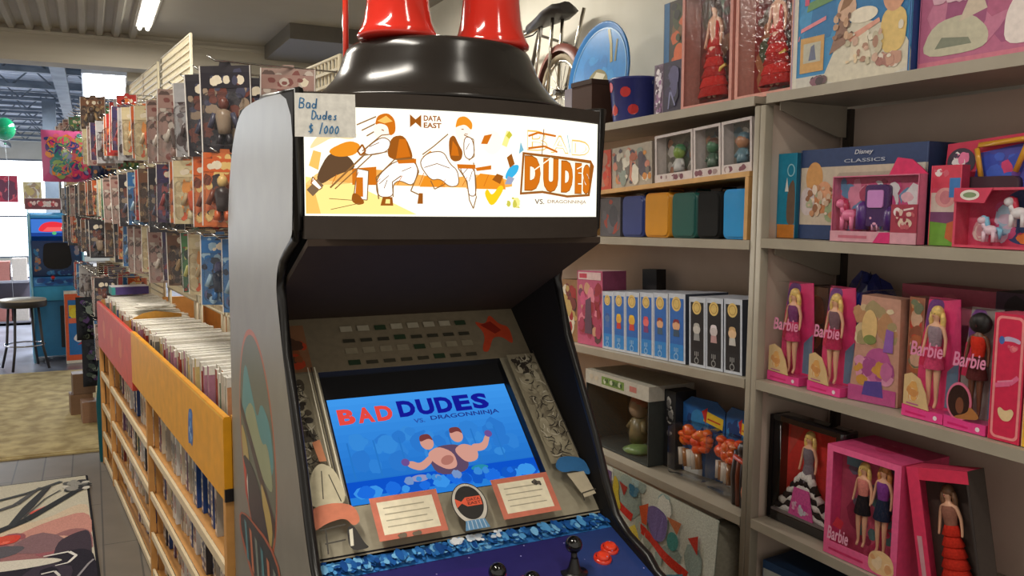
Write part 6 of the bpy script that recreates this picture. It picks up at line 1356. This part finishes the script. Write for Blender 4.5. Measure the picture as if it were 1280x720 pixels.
# ================================================================== floor: rug and picture mat
m = MB('rug'); m.prism(rrect(-3.2, 5.86, .02, 8.8, .03, 4), lambda a, c, d: (a, c, d), .0005, .014, W); m.prism([(-3.2, 5.83), (.02, 5.83), (.02, 5.86), (-3.2, 5.86)], lambda a, c, d: (a, c, d), .0005, .010, W)
rg = m.build('rug', rot=(0, 0, radians(-1.5)), loc=(-.17, .03, 0)); tag(rg, 'large mottled beige rug on the floor beyond the picture mat', 'rug')
m = MB('fabric'); m.prism(rrect(-1.05, -.97, 0, .98, .02, 4), lambda a, c, d: (a, c, d), .0006, .008, C(30, 28, 32), cap=C(30, 28, 32))
A = Art(m, (0, 0, .008), (1, 0, 0), (0, 1, 0), 'fabric', e0=.0004)
# mat frame origin at its right edge: world (-.033, 4.36)
def Wp(x, y): return (x + .033 + .035 * (y - 4.36), y - 4.36)
def mp(l, c): A.poly([Wp(*p) for p in l], c)
A.rect(-1.04, -.96, -.012, .97, C(196, 190, 170))
mp([(-1.0, 4.62), (-.3, 4.6), (-.06, 4.9), (-.06, 4.4), (-1.0, 4.3)], C(206, 186, 160)); mp([(-1.0, 4.5), (-.4, 4.45), (-.25, 4.62), (-.05, 4.72), (-.045, 4.2), (-1.0, 4.2)], C(196, 140, 128)); mp([(-1.0, 4.3), (-.3, 4.3), (-.15, 4.48), (-.045, 4.42), (-.04, 4.05), (-1.0, 4.0)], C(150, 104, 104))
A.speckle(*Wp(-.9, 4.1), *Wp(-.08, 4.6), [C(170, 120, 116), C(206, 160, 140), C(130, 100, 104), C(150, 90, 96)], 30, .09, 3, 1.3)
mp([(-1.0, 4.35), (-.45, 4.38), (-.3, 4.32), (-.38, 4.2), (-1.0, 4.15)], C(90, 86, 92)); mp([(-.2, 4.3), (-.12, 4.4), (-.05, 4.42), (-.045, 3.9), (-.2, 3.9)], C(64, 54, 64)); mp([(-1.0, 4.12), (-.3, 4.1), (-.1, 4.2), (-.03, 4.1), (-.02, 3.42), (-1.0, 3.42)], C(40, 36, 46)); A.speckle(*Wp(-.9, 3.5), *Wp(-.06, 4.1), [C(34, 30, 40), C(60, 52, 64), C(28, 26, 32)], 24, .09, 4)
mp([(-.6, 4.22), (-.35, 4.16), (-.2, 4.12), (-.15, 4.06), (-.3, 4.04), (-.6, 4.08)], C(206, 200, 186)); A.line([Wp(-.24, 4.15), Wp(-.14, 4.16), Wp(-.11, 4.10), Wp(-.14, 4.03), Wp(-.19, 4.02)], [.012, .016, .014, .012, .008], C(220, 216, 210)); A.line([Wp(-.24, 3.95), Wp(-.19, 3.96), Wp(-.17, 3.90), Wp(-.20, 3.84)], .012, C(206, 202, 196)); A.line([Wp(-.10, 3.86), Wp(-.06, 3.98), Wp(-.04, 4.02)], .01, C(150, 146, 150))
mp([(-.6, 4.46), (-.42, 4.50), (-.34, 4.48), (-.36, 4.38), (-.44, 4.38), (-.6, 4.34)], C(206, 70, 56)); A.speckle(*Wp(-.58, 4.36), *Wp(-.34, 4.5), [C(190, 50, 40), C(226, 110, 90), C(206, 80, 60)], 16, .03, 5); mp([(-.34, 4.78), (-.26, 4.86), (-.25, 4.80), (-.3, 4.74)], C(214, 96, 84))
A.line([Wp(-.9, 4.3), Wp(-.46, 4.56), Wp(-.34, 4.68), Wp(-.22, 4.88), Wp(-.06, 5.16)], [.04, .05, .05, .045, .04], C(50, 52, 54)); A.line([Wp(-.4, 4.62), Wp(-.34, 4.88), Wp(-.26, 5.2)], [.03, .05, .03], C(60, 62, 64)); A.line([Wp(-.7, 4.7), Wp(-.4, 4.95), Wp(-.3, 5.2)], [.03, .035, .02], C(84, 84, 84)); A.line([Wp(-.35, 4.72), Wp(-.27, 4.98), Wp(-.2, 5.1)], .01, C(90, 90, 88)); A.line([Wp(-.5, 5.05), Wp(-.36, 5.12), Wp(-.2, 5.26)], .03, C(74, 76, 76))
A.speckle(*Wp(-.2, 5.02), *Wp(-.05, 5.28), [C(60, 60, 62), C(150, 148, 140), C(96, 96, 94), C(206, 202, 190)], 26, .03, 7)
mt = m.build('floor_mat', loc=(-.033, 4.36, 0), rot=(0, 0, radians(2.0))); tag(mt, 'floor mat printed with dark branches, red blossom and a pink dusk sky', 'mat')

# ================================================================== far arcade cabinet, stool, art box
ac = thing('arcade_cabinet', 'sky blue arcade game cabinet standing far off beyond the rug', 'arcade machine', (-.325, 9.75, 0), radians(4)); cyan = C(56, 158, 206)
pf = [(-.30, 0), (.30, 0), (.30, 1.46), (.05, 1.50), (-.20, 1.47), (-.24, 1.44), (-.22, 1.22), (-.08, 1.20), (-.10, .98), (-.16, .84), (-.36, .76), (-.37, .68), (-.30, .62)]
for s in (-1, 1):
    m = MB('vinyl'); m.prism(pf, lambda a, c, d: (d, a, c), s * .235 - .012, s * .235 + .012, cyan); m.build('side_panel', ac)
    m = MB('plastic'); m.tube([(s * .235, a, c) for a, c in pf[2:] + [(-.30, 0)]], .011, 6, C(150, 206, 226)); m.build('edge_moulding', ac)
m = MB('marquee'); m.face([(-.22, -.222, 1.25), (.22, -.222, 1.25), (.22, -.236, 1.42), (-.22, -.236, 1.42)], C(60, 110, 190)); A = Art(m, (-.22, -.224, 1.25), (1, 0, 0), (0, -.08, 1), 'marquee', e0=.002); A.poly([(.05, .05), (.10, .13), (.2, .15), (.34, .11), (.30, .06), (.16, .04)], C(214, 50, 60)); A.poly([(.1, .05), (.14, .09), (.26, .09), (.3, .05)], C(226, 90, 90)); A.poly([(.26, .07), (.28, .15), (.38, .16), (.36, .08)], C(230, 226, 210)); A.rect(.0, .0, .44, .035, C(30, 60, 130)); A.blob(.2, .03, .02, .018, C(80, 170, 110)); m.build('marquee', ac, label='blue lit marquee with a red swoosh')
m = MB('plastic'); m.face([(-.22, -.09, 1.20), (.22, -.09, 1.20), (.22, -.06, .84), (-.22, -.06, .84)], C(46, 70, 110)); A = Art(m, (-.22, -.06, .84), (1, 0, 0), (0, -.083, 1), 'plastic', e0=.002); A.poly([(.09, .07), (.36, .07), (.34, .31), (.31, .34), (.13, .34), (.1, .31)], C(16, 18, 26)); A.speckle(.01, .02, .08, .34, [C(90, 110, 150), C(190, 120, 80), C(50, 120, 170), C(150, 140, 130)], 22, .02, 3); A.speckle(.37, .02, .43, .34, [C(60, 120, 170), C(150, 140, 150), C(40, 70, 110)], 18, .02, 4); A.speckle(.1, .0, .42, .065, [C(60, 130, 190), C(100, 160, 200), C(40, 70, 130)], 16, .03, 5); m.build('screen_bezel', ac, label='dark screen in a blue bezel')
m = MB('gloss'); m.face([(-.22, -.16, .84), (.22, -.16, .84), (.22, -.355, .765), (-.22, -.355, .765)], C(70, 140, 200)); A = Art(m, (-.22, -.355, .766), (1, 0, 0), (0, .935, .355), 'gloss', e0=.002); A.speckle(.0, .0, .44, .2, [C(50, 110, 180), C(120, 180, 220), C(60, 90, 150)], 22, .04, 6); m.ball((-.05, -.26, .84), .018, C(200, 40, 40)); m.tube([(-.05, -.26, .80), (-.05, -.26, .84)], .006, 6, C(40, 40, 44)); m.build('control_panel', ac)
m = MB('vinyl'); m.box(-.22, .22, -.34, -.30, .62, .76, cyan); m.box(-.22, .22, -.29, -.27, .06, .62, C(40, 120, 170)); m.box(-.22, .22, .27, .29, .02, 1.46, cyan); m.prism([(.29, 1.44), (.04, 1.48), (-.2, 1.45), (-.2, 1.43), (.04, 1.46), (.29, 1.42)], lambda a, c, d: (d, a, c), -.22, .22, cyan); m.build('front_and_back', ac)
m = MB('metal'); m.rbox(.0, .17, -.30, -.291, .14, .56, .01, C(24, 26, 32)); m.rbox(.03, .08, -.306, -.3, .38, .46, .006, C(120, 50, 40)); m.build('coin_door', ac, label='black coin door')
t = thing('art_panel_box', 'low white box with an orange, blue and yellow front beside the blue arcade cabinet', 'box', (-.165, 9.28, 0), radians(4))
m = MB('card'); m.box(-.095, .095, -.0, .10, .001, .715, C(230, 226, 216)); A = Art(m, (-.095, 0, 0), (1, 0, 0), (0, 0, 1), 'card', e0=.001, de=.0006); A.rect(.0, .03, .19, .69, C(222, 96, 56)); A.rect(.028, .085, .165, .63, C(36, 116, 190)); A.rect(.034, .47, .165, .58, C(226, 190, 40)); A.poly([(.05, .44), (.16, .47), (.16, .53), (.08, .56), (.04, .52)], C(230, 214, 60)); A.rect(.03, .40, .17, .45, C(230, 110, 80)); A.poly([(.06, .24), (.10, .30), (.16, .32), (.17, .25), (.12, .2)], C(226, 226, 230)); A.poly([(.1, .18), (.17, .24), (.17, .2)], C(206, 60, 60)); m.build('box', t)
sl_ = thing('bar_stool', 'round stool with a pale seat and dark legs before the sky blue arcade cabinet', 'stool', (-.60, 9.12, 0), radians(20))
m = MB('vinyl'); m.lathe([(0, .60), (.19, .60), (.2, .61), (.2, .66), (.19, .675), (0, .68)], (0, 0, 0), 32, [C(40, 36, 36)] * 3 + [C(190, 180, 160)] * 2); m.build('seat', sl_)
for k in range(4):
    a = pi / 4 + k * pi / 2; m = MB('metal'); m.tube([(.14 * cos(a), .14 * sin(a), .60), (.17 * cos(a), .17 * sin(a), .22), (.22 * cos(a), .22 * sin(a), .012)], .012, 8, C(52, 50, 54)); m.build('leg', sl_)
m = MB('chrome'); m.tube([(.168 * cos(2 * pi * k / 28), .168 * sin(2 * pi * k / 28), .24) for k in range(29)], .008, 6, C(190, 190, 196), cap=False); m.build('foot_ring', sl_)
# white cap-like paper tent and sign on the far cabinet, goods and posters by the window
m = MB('paper'); m.mesh([(-.12, -.1, 0), (.12, -.1, 0), (.13, .1, 0), (-.1, .1, 0), (.03, -.04, .17), (.06, .06, .15), (-.15, -.02, .02)], [(0, 1, 4), (1, 2, 5, 4), (2, 3, 5), (3, 6, 4, 5), (6, 0, 4)], C(226, 222, 220)); tag(m.build('paper_bag', loc=(-.20, 9.80, 1.513), rot=(0, 0, .2)), 'crumpled white paper bag on top of the sky blue arcade cabinet', 'bag')
m = MB('card'); m.box(-.16, .16, 0, .012, .0, .115, C(206, 200, 200)); A = front(m, 0); A.rect(-.155, .005, .155, .11, C(120, 70, 80)); A.speckle(-.14, .02, .14, .095, [C(226, 200, 200), C(190, 80, 90), C(220, 214, 214)], 24, .022, 4); m.box(-.1, .1, .012, .08, 0, .012, C(120, 110, 110)); tag(m.build('sign', loc=(-.42, 9.60, 1.511), rot=(0, 0, .05)), 'small maroon and white sign standing at the left of the sky blue arcade cabinet top', 'sign')
def poster(label, x0, x1, z0, z1, base, pal, sd, y=25.9):
    m = MB('card'); m.box(0, x1 - x0, 0, .006, 0, z1 - z0, base); A = front(m, 0, e0=.002, de=.001); A.speckle(0, 0, x1 - x0, z1 - z0, pal, 26, .12, sd); tag(m.build('hanging_poster', loc=(x0, y, z0)), label, 'poster', None)
poster('red poster hanging in the bright shop window at the far left', -2.25, -1.70, 1.60, 2.30, C(200, 60, 84), [C(206, 60, 84), C(226, 100, 110), C(120, 60, 80)], 3)
poster('yellow and brown poster in the bright shop window left of the grey post', -1.58, -1.15, 1.55, 2.15, C(226, 206, 150), [C(206, 180, 110), C(180, 150, 120), C(236, 226, 206)], 4)
poster('tan and white poster in the window right of the grey post', -.62, -.18, 1.6, 2.6, C(226, 214, 180), [C(190, 150, 90), C(236, 230, 210), C(206, 190, 150)], 6)
t = thing('display_shelf', 'low grey display shelf with assorted goods under the bright shop window', 'shelves', (-1.25, 12.5, 0))
m = MB('metal'); m.box(-.7, .5, 0, .4, 0.0, .05, C(120, 120, 130)); m.box(-.7, .5, 0, .4, .55, .58, C(150, 150, 160)); m.box(-.7, .5, 0, .4, .0, .03, C(150, 150, 160)); m.box(-.7, .5, .38, .4, 0, .6, C(96, 90, 104)); m.build('frame', t)
for k in range(12):
    R2 = random.Random(k); x = -1.88 + (k % 6) * .19; z = .581 if k < 6 else .052; c = [C(120, 90, 80), C(150, 140, 180), C(190, 150, 120), C(90, 100, 120), C(170, 110, 100), C(200, 190, 180)][k % 6]
    carton('shop_box', '%s box on the %s board of the far display shelf' % (['brown', 'lilac', 'tan', 'slate', 'rosy', 'pale'][k % 6], 'lower' if k > 5 else 'upper'), 'box', (x, 12.56, z), (0, 0, 0), .16, .2, .22 + .1 * R2.random(), c, group='boxes on the far display shelf')
m = MB('shiny'); m.ball((0, 0, 0), (.12, .12, .14), C(20, 140, 90), None, 20, 14); m.lathe([(.0, -.19), (.02, -.185), (.008, -.168), (0, -.165)], (0, 0, 0), 8, C(20, 120, 80)); bl = thing('balloon', 'green balloon floating under the far hall ceiling at the left edge', 'balloon', (-.90, 12, 2.47)); m.build('envelope', bl)
m = MB('paper'); m.tube([(0, 0, -.19), (.02, 0, -.6), (-.01, 0, -1.2), (.02, 0, -2.468)], .0012, 5, C(226, 226, 226)); m.build('string', bl)
